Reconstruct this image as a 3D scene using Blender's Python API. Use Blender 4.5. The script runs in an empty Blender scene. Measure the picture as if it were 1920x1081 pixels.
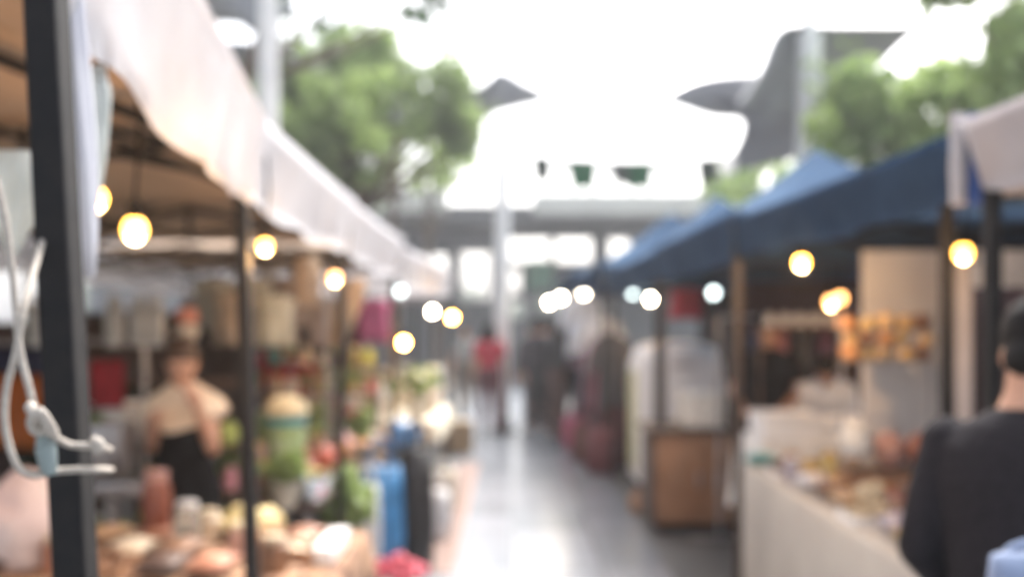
import bpy, bmesh, math, random
from mathutils import Vector, Matrix, noise
PI = math.pi
R = math.radians
random.seed(7)
SC = bpy.context.scene
C = SC.collection

# ------------------------------------------------------------------ camera
EYE = 1.6
cam_d = bpy.data.cameras.new('camera')
cam = bpy.data.objects.new('camera', cam_d); C.objects.link(cam)
cam.location = (0, 0, EYE); cam.rotation_euler = (PI/2, 0, 0)
cam_d.sensor_width = 36; cam_d.lens = 35; cam_d.shift_y = 70/1920
cam_d.clip_start = 0.05; cam_d.clip_end = 2000
cam_d.dof.use_dof = True; cam_d.dof.focus_distance = 0.68; cam_d.dof.aperture_fstop = 2.75
SC.camera = cam
F = 1920*35/36

# ------------------------------------------------------------------ sky, sun, exposure
w = bpy.data.worlds.new('World'); SC.world = w; w.use_nodes = True
nt = w.node_tree; nt.nodes.clear()
sky = nt.nodes.new('ShaderNodeTexSky'); sky.sky_type = 'NISHITA'; sky.sun_disc = False
SUN_EL, SUN_AZ = R(52), R(25)
sky.sun_elevation = SUN_EL; sky.sun_rotation = SUN_AZ
sky.dust_density = 6.0; sky.ozone_density = 1.0; sky.air_density = 1.0
hs = nt.nodes.new('ShaderNodeHueSaturation'); hs.inputs['Saturation'].default_value = 0.42
bg = nt.nodes.new('ShaderNodeBackground'); bg.inputs['Strength'].default_value = 0.12
wo = nt.nodes.new('ShaderNodeOutputWorld')
nt.links.new(sky.outputs[0], hs.inputs['Color']); nt.links.new(hs.outputs[0], bg.inputs[0]); nt.links.new(bg.outputs[0], wo.inputs[0])
sun_d = bpy.data.lights.new('sun', 'SUN'); sun_d.energy = 1.2; sun_d.angle = R(20); sun_d.color = (1, .985, .965)
sun = bpy.data.objects.new('sun', sun_d); C.objects.link(sun)
sdir = Vector((math.sin(SUN_AZ)*math.cos(SUN_EL), math.cos(SUN_AZ)*math.cos(SUN_EL), math.sin(SUN_EL)))
sun.rotation_euler = sdir.to_track_quat('Z', 'Y').to_euler()
SC.view_settings.view_transform = 'Standard'; SC.view_settings.look = 'None'
SC.view_settings.exposure = 2.15; SC.view_settings.gamma = 1.0
SC.render.engine = 'CYCLES'

# ------------------------------------------------------------------ helpers
def at(px, py, Y):
    return Vector(((px-960)/F*Y, Y, EYE-(py-610)/F*Y))

def mat(name, col, rough=.7, col2=None, scale=8.0, bump=0.0, metal=0.0, transl=0.0, emit=None, estr=0.0, spec=.5, trans=0.0, detail=4):
    m = bpy.data.materials.new(name); m.use_nodes = True
    n = m.node_tree; b = n.nodes['Principled BSDF']
    tc = n.nodes.new('ShaderNodeTexCoord'); no = n.nodes.new('ShaderNodeTexNoise')
    no.inputs['Scale'].default_value = scale; no.inputs['Detail'].default_value = detail
    n.links.new(tc.outputs['Object'], no.inputs['Vector'])
    if col2 is None: col2 = tuple(c*.72 for c in col[:3])
    mx = n.nodes.new('ShaderNodeMix'); mx.data_type = 'RGBA'
    cr = n.nodes.new('ShaderNodeValToRGB'); cr.color_ramp.elements[0].position = .38; cr.color_ramp.elements[1].position = .62
    n.links.new(no.outputs['Fac'], cr.inputs['Fac']); n.links.new(cr.outputs['Color'], mx.inputs[0])
    mx.inputs[6].default_value = (*col2[:3], 1); mx.inputs[7].default_value = (*col[:3], 1)
    n.links.new(mx.outputs[2], b.inputs['Base Color'])
    b.inputs['Roughness'].default_value = rough; b.inputs['Metallic'].default_value = metal
    b.inputs['Specular IOR Level'].default_value = spec
    b.inputs['Transmission Weight'].default_value = trans
    if emit:
        b.inputs['Emission Color'].default_value = (*emit, 1); b.inputs['Emission Strength'].default_value = estr
    if bump:
        bp = n.nodes.new('ShaderNodeBump'); bp.inputs['Strength'].default_value = bump; bp.inputs['Distance'].default_value = .02
        n.links.new(no.outputs['Fac'], bp.inputs['Height']); n.links.new(bp.outputs[0], b.inputs['Normal'])
    if transl:
        tr = n.nodes.new('ShaderNodeBsdfTranslucent'); ms = n.nodes.new('ShaderNodeMixShader'); ms.inputs[0].default_value = transl
        n.links.new(mx.outputs[2], tr.inputs['Color'])
        n.links.new(b.outputs[0], ms.inputs[1]); n.links.new(tr.outputs[0], ms.inputs[2])
        n.links.new(ms.outputs[0], n.nodes['Material Output'].inputs['Surface'])
    return m

_MC = {}
def cm(r, g, b, rough=.6, **k):                                     # cached plain-ish coloured material
    key = (round(r,3), round(g,3), round(b,3), rough, tuple(sorted(k.items())))
    if key not in _MC: _MC[key] = mat('goods_colour', (r, g, b), rough, **k)
    return _MC[key]

class MB:
    def __init__(s): s.bm = bmesh.new()
    def face(s, pts):
        return s.bm.faces.new([s.bm.verts.new(p) for p in pts])
    def box(s, c, d, rz=0, bev=0, rot=None):
        r = bmesh.ops.create_cube(s.bm, size=1)
        vs = r['verts']
        M = Matrix.Translation(c) @ (rot if rot is not None else Matrix.Rotation(rz, 4, 'Z')) @ Matrix.Diagonal((*d, 1))
        bmesh.ops.transform(s.bm, matrix=M, verts=vs)
        if bev:
            es = list({e for v in vs for e in v.link_edges})
            bmesh.ops.bevel(s.bm, geom=es, offset=bev, segments=2, affect='EDGES', profile=.6)
        return s
    def ring(s, c, rx, ry, n, ax=None):
        c = Vector(c)
        if ax is None: u, v = Vector((1,0,0)), Vector((0,1,0))
        else: u, v = ax
        return [s.bm.verts.new(c + u*rx*math.cos(2*PI*i/n) + v*ry*math.sin(2*PI*i/n)) for i in range(n)]
    def skin(s, rings, cap=True):
        n = len(rings[0])
        for a, b in zip(rings, rings[1:]):
            for i in range(n):
                s.bm.faces.new((a[i], a[(i+1)%n], b[(i+1)%n], b[i]))
        if cap:
            s.bm.faces.new(list(reversed(rings[0]))); s.bm.faces.new(rings[-1])
    def loft(s, spec, n=16, fn=None):                               # (x,y,z,rx,ry) horizontal rings
        rs = []
        for (x, y, z, rx, ry) in spec:
            rs.append(s.ring((x, y, z), rx, ry, n))
        if fn:
            for r in rs:
                for v in r: v.co = fn(v.co)
        s.skin(rs); return s
    def lathe(s, prof, c=(0,0,0), n=20):
        return s.loft([(c[0], c[1], c[2]+z, max(r, .0005), max(r, .0005)) for r, z in prof], n)
    def tube(s, pts, rad, n=8, fn=None, sq=False):
        pts = [Vector(p) for p in pts]
        if not hasattr(rad, '__len__'): rad = [rad]*len(pts)
        rs = []
        pu = None
        for i, p in enumerate(pts):
            d = (pts[min(i+1, len(pts)-1)] - pts[max(i-1, 0)]).normalized()
            if pu is None:
                up = Vector((1,0,0)) if abs(d.x) < .9 else Vector((0,1,0))
                u = (up - d*up.dot(d)).normalized()
            else: u = (pu - d*pu.dot(d)).normalized()
            pu = u; v = d.cross(u)
            if sq:
                r = rad[i]; rs.append([s.bm.verts.new(p + u*a*r + v*b*r) for a, b in ((1,1),(-1,1),(-1,-1),(1,-1))])
            else: rs.append(s.ring(p, rad[i], rad[i], n, (u, v)))
        if fn:
            for r in rs:
                for v_ in r: v_.co = fn(v_.co)
        s.skin(rs); return s
    def ball(s, c, rx, ry=None, rz=None, sub=2, fn=None):
        ry = rx if ry is None else ry; rz = rx if rz is None else rz
        r = bmesh.ops.create_icosphere(s.bm, subdivisions=sub, radius=1)
        for v in r['verts']:
            v.co = Vector((c[0]+v.co.x*rx, c[1]+v.co.y*ry, c[2]+v.co.z*rz))
            if fn: v.co = fn(v.co)
        return s
    def build(s, name, m, parent=None, smooth=True, loc=None, rz=0, auto=True):
        bmesh.ops.recalc_face_normals(s.bm, faces=s.bm.faces)
        me = bpy.data.meshes.new(name); s.bm.to_mesh(me); s.bm.free()
        if smooth:
            me.polygons.foreach_set('use_smooth', [True]*len(me.polygons))
            if auto:
                me.set_sharp_from_angle(angle=R(40))
        me.materials.append(m)
        o = bpy.data.objects.new(name, me); C.objects.link(o)
        if parent: o.parent = parent
        if loc is not None: o.location = loc
        o.rotation_euler.z = rz
        return o

def tag(o, label=None, cat=None, group=None, kind=None):
    if label: o['label'] = label
    if cat: o['category'] = cat
    if group: o['group'] = group
    if kind: o['kind'] = kind
    return o
def thing(name, label, cat, loc=(0,0,0), rz=0, group=None):
    o = bpy.data.objects.new(name, None); C.objects.link(o)
    o.empty_display_size = .1
    o.location = loc; o.rotation_euler = (0, 0, rz)
    return tag(o, label, cat, group)
def dup(root, loc, rz=0, label=None, scale=None, mats=None):
    r = root.copy(); C.objects.link(r); r.location = loc; r.rotation_euler = (0, 0, rz)
    if label: r['label'] = label
    if scale: r.scale = (scale,)*3 if not hasattr(scale, '__len__') else scale
    for ch in list(root.children):
        c = ch.copy(); C.objects.link(c); c.parent = r
        for g in ch.children:
            d = g.copy(); C.objects.link(d); d.parent = c
    return r
def recolour(o, m, only=None):
    for x in ([o] + list(o.children)):
        if x.type == 'MESH' and (only is None or x.name.split('.')[0] == only):
            x.data = x.data.copy(); x.data.materials.clear(); x.data.materials.append(m)
def remesh(o, voxel, it=3):
    md = o.modifiers.new('r', 'REMESH'); md.mode = 'VOXEL'; md.voxel_size = voxel
    sm = o.modifiers.new('s', 'SMOOTH'); sm.factor = .5; sm.iterations = it
    dg = bpy.context.evaluated_depsgraph_get()
    me = bpy.data.meshes.new_from_object(o.evaluated_get(dg))
    m = o.data.materials[0]
    o.modifiers.clear(); o.data = me
    if not me.materials: me.materials.append(m)
    me.polygons.foreach_set('use_smooth', [True]*len(me.polygons))
ORD = ['first','second','third','fourth','fifth','sixth','seventh','eighth','ninth','tenth','eleventh','twelfth']

# ------------------------------------------------------------------ materials
def tile_mat():
    m = bpy.data.materials.new('granite_tiles'); m.use_nodes = True
    n = m.node_tree; b = n.nodes['Principled BSDF']
    tc = n.nodes.new('ShaderNodeTexCoord'); br = n.nodes.new('ShaderNodeTexBrick')
    br.offset = 0; br.inputs['Scale'].default_value = 1
    br.inputs['Brick Width'].default_value = .6; br.inputs['Row Height'].default_value = .6; br.inputs['Mortar Size'].default_value = .006
    br.inputs['Color1'].default_value = (.27, .29, .32, 1); br.inputs['Color2'].default_value = (.20, .22, .245, 1); br.inputs['Mortar'].default_value = (.08, .08, .08, 1)
    n.links.new(tc.outputs['Object'], br.inputs['Vector'])
    no = n.nodes.new('ShaderNodeTexNoise'); no.inputs['Scale'].default_value = 1.3; no.inputs['Detail'].default_value = 6
    n.links.new(tc.outputs['Object'], no.inputs['Vector'])
    mr = n.nodes.new('ShaderNodeMapRange'); mr.inputs['From Min'].default_value = .3; mr.inputs['From Max'].default_value = .7
    mr.inputs['To Min'].default_value = .17; mr.inputs['To Max'].default_value = .27
    n.links.new(no.outputs['Fac'], mr.inputs['Value']); n.links.new(mr.outputs[0], b.inputs['Roughness'])
    b.inputs['Specular IOR Level'].default_value = .34
    n.links.new(br.outputs['Color'], b.inputs['Base Color'])
    return m
M_tile = tile_mat()
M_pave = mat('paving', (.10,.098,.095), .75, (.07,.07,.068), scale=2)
M_pole = mat('dark_steel', (.010,.010,.011), .75, (.014,.013,.013), scale=30, bump=.05, spec=.25)
M_polebr = mat('brown_steel', (.045,.028,.02), .5, scale=20)
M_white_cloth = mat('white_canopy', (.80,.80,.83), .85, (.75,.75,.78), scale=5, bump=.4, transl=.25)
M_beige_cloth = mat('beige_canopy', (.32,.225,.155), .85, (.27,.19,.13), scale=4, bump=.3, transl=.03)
M_grey_cloth = mat('pale_grey_canopy', (.60,.57,.58), .85, (.52,.49,.50), scale=4, bump=.3, transl=.2)
M_blue_cloth = mat('blue_canopy', (.055,.105,.185), .95, (.042,.082,.15), scale=4, bump=.3, transl=.14, spec=.05)
M_blue_trim = mat('blue_trim', (.03,.10,.36), .6, transl=.1)
M_mast = mat('mast_paint', (.78,.79,.78), .5, (.70,.71,.71), scale=3)
M_sail = mat('sail_fabric', (.30,.31,.33), .8, (.25,.255,.27), scale=1.2, transl=.12)
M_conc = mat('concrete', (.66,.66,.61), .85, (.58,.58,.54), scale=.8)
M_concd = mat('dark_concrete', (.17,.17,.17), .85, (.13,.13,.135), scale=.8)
M_rope = mat('rope_fibre', (.44,.40,.35), .9, (.36,.32,.28), scale=160, bump=.25)
M_skin = mat('skin', (.50,.29,.20), .5, (.46,.25,.17), scale=10)
M_skin2 = mat('skin_tan', (.38,.21,.14), .5, scale=10)
M_hair = mat('black_hair', (.008,.007,.007), .75, scale=60, spec=.15)
M_hairb = mat('brown_hair', (.07,.035,.02), .5, scale=60)
M_wood = mat('wood', (.34,.18,.095), .6, (.25,.125,.06), scale=3, bump=.1)
M_woodd = mat('dark_wood', (.075,.045,.03), .6, scale=3)
M_tabletop = mat('table_laminate', (.42,.33,.24), .5, scale=4)
M_clothb = mat('beige_tablecloth', (.60,.56,.50), .9, (.54,.50,.45), scale=3, transl=.1)
M_clothw = mat('cream_tablecloth', (.70,.66,.54), .9, scale=3)
M_whitep = mat('white_plastic', (.86,.86,.86), .4, (.80,.81,.82), scale=3)
M_glass = mat('jar_glass', (.75,.82,.8), .08, scale=2, trans=.8)
M_metal = mat('steel_grey', (.42,.42,.44), .35, metal=.6, scale=8)
M_leaf = mat('leaves', (.30,.40,.14), .6, (.12,.17,.07), scale=.9, transl=.4)
M_leaf2 = mat('light_leaves', (.42,.54,.18), .6, (.20,.29,.10), scale=.9, transl=.45)
M_leafd = mat('dark_leaves', (.07,.14,.04), .6, (.035,.08,.03), scale=.8, transl=.3)
M_bark = mat('bark', (.13,.095,.07), .9, scale=12, bump=.6)
M_black = mat('black_fabric', (.008,.008,.009), .9, scale=20, spec=.1)
def bulb_mat(name, col, s):
    return mat(name, (.9,.8,.6), .3, scale=2, emit=col, estr=s)
M_bulb = bulb_mat('warm_lit_bulb', (1,.40,.05), 50)
M_bulbn = bulb_mat('near_warm_lit_bulb', (1,.42,.045), 4.5)
M_bulbm = bulb_mat('middle_warm_lit_bulb', (1,.42,.05), 11)
M_bulbo = bulb_mat('dim_orange_lit_bulb', (1,.42,.13), 2.6)
M_bulbw = bulb_mat('white_lit_bulb', (1,.85,.6), 26)
M_bulbc = bulb_mat('cool_lit_bulb', (.8,.95,.95), 2.2)

# ------------------------------------------------------------------ ground
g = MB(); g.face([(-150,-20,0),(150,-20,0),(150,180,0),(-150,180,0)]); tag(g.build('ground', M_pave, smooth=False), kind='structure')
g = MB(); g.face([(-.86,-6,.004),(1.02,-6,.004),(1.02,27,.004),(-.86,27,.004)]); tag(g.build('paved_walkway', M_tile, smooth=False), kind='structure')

# ------------------------------------------------------------------ masts, sails, bridge, pavilion
def mast(name, label, x, y, h, r):
    t = thing(name, label, 'mast', (x, y, .004))
    m = MB(); m.lathe([(r*1.0,0.03),(r,h*.5),(r*.9,h)], n=24); m.build('post', M_mast, t)
    m = MB(); m.lathe([(r*1.7,0),(r*1.7,.05),(r*1.1,.08),(r*1.1,.2)], n=24); m.build('base_plate', M_concd, t)
    m = MB(); m.lathe([(r*.5,h),(r*.5,h+.1),(r*.15,h+.3)], n=16); m.build('finial', M_mast, t)
    return t
def sail(name, label, rings, m, y_th=.02):
    # rings: list of rows, each row a list of points; smooth interpolation across the grid
    t = thing(name, label, 'sail canopy', (0,0,0))
    b = MB(); bm = b.bm
    def cr(P, u):
        n = len(P)-1; k = min(int(u*n), n-1); f = u*n-k
        p0, p1, p2, p3 = P[max(k-1,0)], P[k], P[k+1], P[min(k+2,n)]
        return .5*((2*p1)+(p2-p0)*f+(2*p0-5*p1+4*p2-p3)*f*f+(-p0+3*p1-3*p2+p3)*f**3)
    NU, NV = 22, 14
    rows = [[Vector(p) for p in r] for r in rings]
    G = []
    for j in range(NV+1):
        col = [cr(r, 0) for r in rows]
        row = []
        for i in range(NU+1):
            pts = [cr(r, i/NU) for r in rows]
            row.append(bm.verts.new(cr(pts, j/NV)))
        G.append(row)
    for j in range(NV):
        for i in range(NU): bm.faces.new((G[j][i], G[j][i+1], G[j+1][i+1], G[j+1][i]))
    bmesh.ops.recalc_face_normals(bm, faces=bm.faces)
    bmesh.ops.solidify(bm, geom=list(bm.faces), thickness=y_th)
    b.build('membrane', m, t, auto=False)
    e = MB()
    for P in (rows[0], rows[-1]):
        e.tube([cr(P, i/20) for i in range(21)], .025, n=6)
    e.build('edge_cable', M_metal, t)
    return t

mr = at(1517, 60, 13)
mast('sail_mast', 'tall pale steel mast rising through the grey sail above the right stalls', mr.x, 13, mr.z-.004, .17)
ml = at(503, -60, 11)
mast('sail_mast', 'tall pale steel mast behind the white canopy edge on the left', ml.x, 11, ml.z, .115)
mc = at(942, 300, 15)
mast('aisle_mast', 'pale steel column standing in the middle of the far aisle', mc.x, 15, mc.z-.1, .115)

def P(px, py, Y): return tuple(at(px, py, Y))
# right sail: upper ridge sheet and lower swept sheet meeting near the mast
sail('sail_canopy', 'upper grey tensile sail stretched from the right mast towards the trees',
     [[P(1384,200,12.0), P(1428,130,12.4), P(1470,52,12.8), P(1580,50,13.2), P(1730,50,14.0)],
      [P(1400,205,13.2), P(1440,165,13.4), P(1500,110,13.6), P(1590,95,14.0), P(1690,80,14.6)],
      [P(1400,225,15.0), P(1450,200,15.0), P(1530,175,15.0), P(1600,160,15.2), P(1640,130,15.4)]], M_sail)
sail('sail_canopy', 'lower dark sail with a pointed tip reaching over the right side of the aisle',
     [[P(1246,181,12.0), P(1310,152,12.6), P(1400,142,13.4), P(1520,150,14.2), P(1640,140,14.6)],
      [P(1248,182,12.0), P(1330,180,12.8), P(1420,200,13.6), P(1500,230,14.6), P(1600,260,15.0)],
      [P(1246,184,12.0), P(1330,214,13.0), P(1396,228,14.2), P(1370,300,15.6), P(1330,330,16.0)]], M_sail)
sail('sail_canopy', 'dark sail with a pointed tip hung from the middle mast beside the left tree',
     [[P(1036,182,20.0), P(985,158,20.8), P(938,136,21.8), P(885,170,21.8), P(760,178,22.0), P(600,170,22.4)],
      [P(1036,183,20.0), P(980,178,21.0), P(930,180,22.0), P(860,205,22.4), P(760,215,22.6), P(600,215,22.6)],
      [P(1036,184,20.0), P(975,198,21.4), P(915,214,22.4), P(860,236,23.0), P(760,260,23.0), P(600,270,23.0)]], M_sail)
sail('sail_canopy', 'dark sail above the left mast at the upper left of the aisle',
     [[P(560,20,11.5), P(500,-20,12.5), P(420,-60,13.0), P(300,-60,13.0)],
      [P(480,62,12.6), P(440,20,13.0), P(390,-10,13.4), P(300,-20,13.6)],
      [P(470,45,14.0), P(430,40,14.0), P(380,40,14.0), P(300,40,14.0)]], M_sail)
sail('sail_canopy', 'second dark sail seen lower behind the left mast and the white canopy edge',
     [[P(560,110,15.0), P(480,84,15.5), P(420,80,16.0), P(300,80,16.0)],
      [P(530,125,15.5), P(480,112,16.0), P(420,120,16.4), P(300,130,16.6)],
      [P(540,150,16.0), P(480,150,16.5), P(420,160,17.0), P(300,170,17.0)]], M_sail)

# footbridge
YB = 28
t = thing('footbridge', 'pale concrete footbridge crossing behind the market with dark underside', 'bridge', (0, YB, 0))
xl, xr = at(470,0,YB).x, at(1392,0,YB).x
zt, zb = at(0,362,YB).z, at(0,402,YB).z
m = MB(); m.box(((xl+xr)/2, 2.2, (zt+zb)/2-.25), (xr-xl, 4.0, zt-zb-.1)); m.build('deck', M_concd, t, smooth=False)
a, b_ = at(1000,0,YB).x, at(1392,0,YB).x
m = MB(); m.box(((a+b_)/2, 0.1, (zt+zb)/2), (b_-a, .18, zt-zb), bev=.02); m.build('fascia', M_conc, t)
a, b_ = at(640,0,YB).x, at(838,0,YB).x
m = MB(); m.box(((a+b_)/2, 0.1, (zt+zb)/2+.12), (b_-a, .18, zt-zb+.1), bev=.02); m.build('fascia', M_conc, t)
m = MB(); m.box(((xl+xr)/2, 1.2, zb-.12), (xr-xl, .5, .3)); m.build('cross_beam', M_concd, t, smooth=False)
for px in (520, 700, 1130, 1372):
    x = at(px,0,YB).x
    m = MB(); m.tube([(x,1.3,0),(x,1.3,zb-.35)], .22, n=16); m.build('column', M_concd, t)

# pavilion with large openings
YP = 33
def wall_open(mb, x0, x1, z0, z1, ops, th):
    xs = sorted({x0, x1, *[o[0] for o in ops], *[o[1] for o in ops]}); zs = sorted({z0, z1, *[o[2] for o in ops], *[o[3] for o in ops]})
    for xa, xb in zip(xs, xs[1:]):
        run = None
        for za, zb_ in zip(zs, zs[1:]):
            cx, cz = (xa+xb)/2, (za+zb_)/2
            hole = any(o[0] < cx < o[1] and o[2] < cz < o[3] for o in ops)
            if not hole:
                if run is None: run = [za, zb_]
                else: run[1] = zb_
            if hole and run: mb.box((cx, 0, (run[0]+run[1])/2), (xb-xa, th, run[1]-run[0])); run = None
        if run: mb.box(((xa+xb)/2, 0, (run[0]+run[1])/2), (xb-xa, th, run[1]-run[0]))
ops = []
for (p0, q0, p1, q1) in ((866,472,918,560),(948,446,1030,492),(1042,446,1122,492),(1142,448,1180,486),(946,506,976,548),(700,452,742,470),(786,476,840,540),(1200,455,1290,480),(1310,460,1380,500),(948,566,985,596),(1010,556,1060,580),(600,500,680,560)):
    A, B = at(p0, q1, YP), at(p1, q0, YP); ops.append((A.x, B.x, A.z, B.z))
M_pav = mat('pavilion_wall', (.24,.245,.25), .8, (.16,.17,.18), scale=.5)
t = thing('pavilion', 'grey open fronted pavilion with bright window openings beyond the footbridge', 'building', (0, YP, 0))
m = MB(); wall_open(m, -14, 12, 0, 5.0, ops, .3); m.build('wall', M_pav, t, smooth=False)
m = MB(); m.box((-1, 1.0, 5.1), (26.6, 3.0, .18)); m.build('roof', M_concd, t, smooth=False)
m = MB(); c = at(1012, 515, YP); m.box((c.x, -.2, c.z), (.85, .06, .95), bev=.02); m.build('green_panel', mat('green_panel', (.34,.62,.46), .4, (.28,.54,.40), transl=.3), t)
for (x0, x1, z0, z1) in ops[:9]:
    m = MB()
    m.box(((x0+x1)/2, -.17, z0-.03), (x1-x0+.1, .1, .06)); m.build('window_sill', M_conc, t, smooth=False)

# bunting
t = thing('bunting', 'string of small green and white pennant flags hung across the aisle', 'bunting', (0, 15, 0))
a, b_ = at(944, 286, 15), at(1400, 290, 15)
pts = [Vector((a.x+(b_.x-a.x)*u, 0, a.z+(b_.z-a.z)*u-.12*math.sin(PI*u))) for u in [i/24 for i in range(25)]]
m = MB(); m.tube(pts, .008, n=6); m.build('cord', M_pole, t)
M_fg = mat('green_flag', (.02,.13,.06), .8, transl=.1); M_fw = mat('white_flag', (.8,.8,.8), .8, transl=.5); M_fd = mat('dark_flag', (.08,.10,.09), .8)
for (px, wd, hh, fm) in ((968,22,30,M_fw),(1016,30,52,M_fd),(1055,24,30,M_fw),(1092,44,62,M_fg),(1135,22,30,M_fw),(1166,34,50,M_fd),(1200,40,58,M_fg),(1240,24,30,M_fw),(1283,22,30,M_fw),(1326,34,52,M_fd),(1366,24,34,M_fw)):
    u = (px-944)/(1400-944); z = a.z+(b_.z-a.z)*u-.12*math.sin(PI*u); x = at(px,0,15).x; s = 15/F
    m = MB()
    for y0 in (-.006, .006):
        pass
    f1 = [(x-wd*s*.65, -.006, z), (x+wd*s*.65, -.006, z), (x+wd*s*.5, .03, z-hh*s), (x+.05*wd*s, .02, z-hh*s*.8), (x-wd*s*.4, .03, z-hh*s)]
    m.face(f1); bmesh.ops.solidify(m.bm, geom=list(m.bm.faces), thickness=.006)
    m.build('flag', fm, t, smooth=False)

# bird in the sky
t = thing('bird', 'small dark bird flying in the white sky above the middle mast', 'bird', P(920, 66, 16))
m = MB()
m.tube([(-.13,0,-.01),(-.08,0,0),(0,0,.01),(.07,0,.03),(.12,0,.03)], [.008,.05,.07,.05,.01], n=10)
for sgn in (-1, 1):
    m.tube([(0,0,.02),(.02,sgn*.16,.17),(-.06,sgn*.34,.22)], [.05,.045,.006], n=6)
o = m.build('body', mat('dark_feathers', (.06,.06,.06), .8), t)

# ------------------------------------------------------------------ trees
def leaf_crown(name, clumps, m, parent, leaves=110, size=.13, cs=.5):
    b = MB(); bm = b.bm
    for (cx, cy, cz, cr_) in clumps:
        for k in range(int(leaves*(cr_/cs)**2)):
            d = Vector((random.gauss(0,1), random.gauss(0,1), random.gauss(0,1)*.75)).normalized()*cr_*random.random()**.45
            c = Vector((cx, cy, cz)) + d
            n = (d.normalized()*.5 + Vector((random.uniform(-1,1), random.uniform(-1,1), random.uniform(-.2,1)))).normalized()
            u = n.orthogonal().normalized(); u.rotate(Matrix.Rotation(random.uniform(0, 6.28), 3, n)); v = n.cross(u)
            s = size*random.uniform(.6, 1.3)
            b.face([c-u*s, c+v*s*.42+u*s*.1, c+u*s, c-v*s*.42+u*s*.1])
    return b.build(name, m, parent, smooth=False)
def tree(label, base, trunk_top, crown_pts, m, *args_, loose=(), **kw_):
    t = tree_(label, base, trunk_top, crown_pts, m, *args_, **kw_)
    if loose:
        B = Vector(base)
        leaf_crown('outer_foliage', [(x-B.x, y-B.y, z-B.z, r) for (x,y,z,r) in loose], m, t, 30, .11, .42)
    return t
def tree_(label, base, trunk_top, crown_pts, m, lr=.5, n_leaf=110, size=.13, trunk_r=.16, group=None, name='broadleaf_tree'):
    # crown_pts: world clump centres (x,y,z,r)
    t = thing(name, label, 'tree', base, group=group)
    B = Vector(base); T = Vector(trunk_top)-B
    b = MB()
    b.tube([(0,0,-.05),(T.x*.2+.05,T.y*.2,T.z*.3),(T.x*.6-.04,T.y*.6,T.z*.7),tuple(T)], [trunk_r*1.3,trunk_r,trunk_r*.8,trunk_r*.6], n=12)
    for (x,y,z,r) in crown_pts[::3]:
        q = Vector((x,y,z))-B; mid = T*.75+(q-T*.75)*.5+Vector((random.uniform(-.2,.2),0,-.15))
        b.tube([tuple(T*.72), tuple(mid), tuple(q)], [trunk_r*.32, trunk_r*.16, .012], n=7)
    b.build('trunk', M_bark, t)
    leaf_crown('crown', [(x-B.x, y-B.y, z-B.z, r) for (x,y,z,r) in crown_pts], m, t, n_leaf, size, lr)
    return t
def clumps(px0, py0, px1, py1, Y, n, r, depth=1.2, holes=()):
    out = []
    k = 0
    while len(out) < n and k < 4000:
        k += 1
        px, py = random.uniform(px0, px1), random.uniform(py0, py1)
        ex, ey = (px-(px0+px1)/2)/((px1-px0)/2), (py-(py0+py1)/2)/((py1-py0)/2)
        if ex*ex+ey*ey > 1: continue
        if any((px-hx)**2+(py-hy)**2 < hr*hr for hx, hy, hr in holes): continue
        p = at(px, py, Y+random.uniform(-depth, depth)); out.append((p.x, p.y, p.z, r*random.uniform(.6, 1.15)))
    return out
HL = ((780,120,34),(772,215,26),(765,300,52),(820,300,30),(700,310,14),(560,30,50),(660,20,60),(870,320,45),(800,170,24),(820,255,20))
HL = HL+tuple((random.uniform(560,860),random.uniform(80,330),random.uniform(14,24)) for _ in range(34))
cl = clumps(500,65,880,350,16,165,.27,.9,HL)+clumps(400,120,640,360,15,30,.42,1.0)+clumps(560,60,800,150,16.5,16,.34,.8,HL)+clumps(760,190,900,340,16.5,16,.17,.8,HL)
tree('large green tree standing behind the white canopies left of the middle mast', (-2.6,16.5,0), tuple(at(640,260,16.5)), cl, M_leaf, .42, 105, .12, loose=clumps(420,50,900,370,16.5,60,.55,1.2,((780,120,34),(765,300,40),(560,30,50),(870,320,30))))
cl = clumps(600,150,830,300,14.5,12,.26,.8,HL)
tree('light green slender tree in front of the large dark one on the left', (-1.75,14.6,0), tuple(at(745,250,14.6)), cl, M_leaf2, .35, 80, .10, .06)
cl = clumps(500,-70,860,55,12,26,.22,.8,((560,30,40),(690,25,60),(620,10,30)))
tree('tree whose thin leafy branches hang at the top left of the open sky', (-4.4,12.4,0), tuple(at(560,-120,12.4)), cl, M_leafd, .35, 50, .10, .10)
HR = ((1700,85,62),(1780,75,50),(1612,225,30),(1650,80,50),(1755,200,24),(1600,310,22))
HR = HR+tuple((random.uniform(1560,1860),random.uniform(130,300),random.uniform(14,24)) for _ in range(20))
cl = clumps(1530,115,1870,320,12.2,110,.22,.6,HR)+clumps(1700,150,1900,330,13,24,.34,.9,HR)
tree('bright green leafy tree beside the right mast', (5.1,13.5,0), tuple(at(1690,250,13.5)), cl, M_leaf2, .42, 95, .12, loose=clumps(1510,90,1900,340,12.8,40,.45,.8,((1700,85,50),(1780,75,40),(1650,80,40))))
cl = clumps(1730,-60,1990,60,10,26,.26,.8,((1840,20,34),(1790,25,26),(1880,10,24)))+clumps(1830,40,2050,230,10,34,.32,.8,())
tree('darker tree spreading over the upper right corner above the beige canopy', (6.2,10.6,0), tuple(at(1960,60,10.6)), cl, M_leaf, .4, 90, .11)
cl = clumps(1330,290,1500,380,24,20,.42,1.5,((1390,300,24),(1440,320,22)))+clumps(1420,300,1560,420,24,18,.5,1.2)
tree('distant grey green tree between the footbridge and the blue canopies', (6.8,24,0), tuple(at(1480,350,24)), cl, M_leaf2, .5, 80, .15)
cl = clumps(700,270,900,350,25,22,.36,1.5,((880,330,30),(800,300,26),(750,300,20)))
tree('distant thin tree left of the middle mast in front of the footbridge', (-1.9,24.6,0), tuple(at(800,350,25)), cl, M_leaf2, .5, 55, .14, .10)
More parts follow.
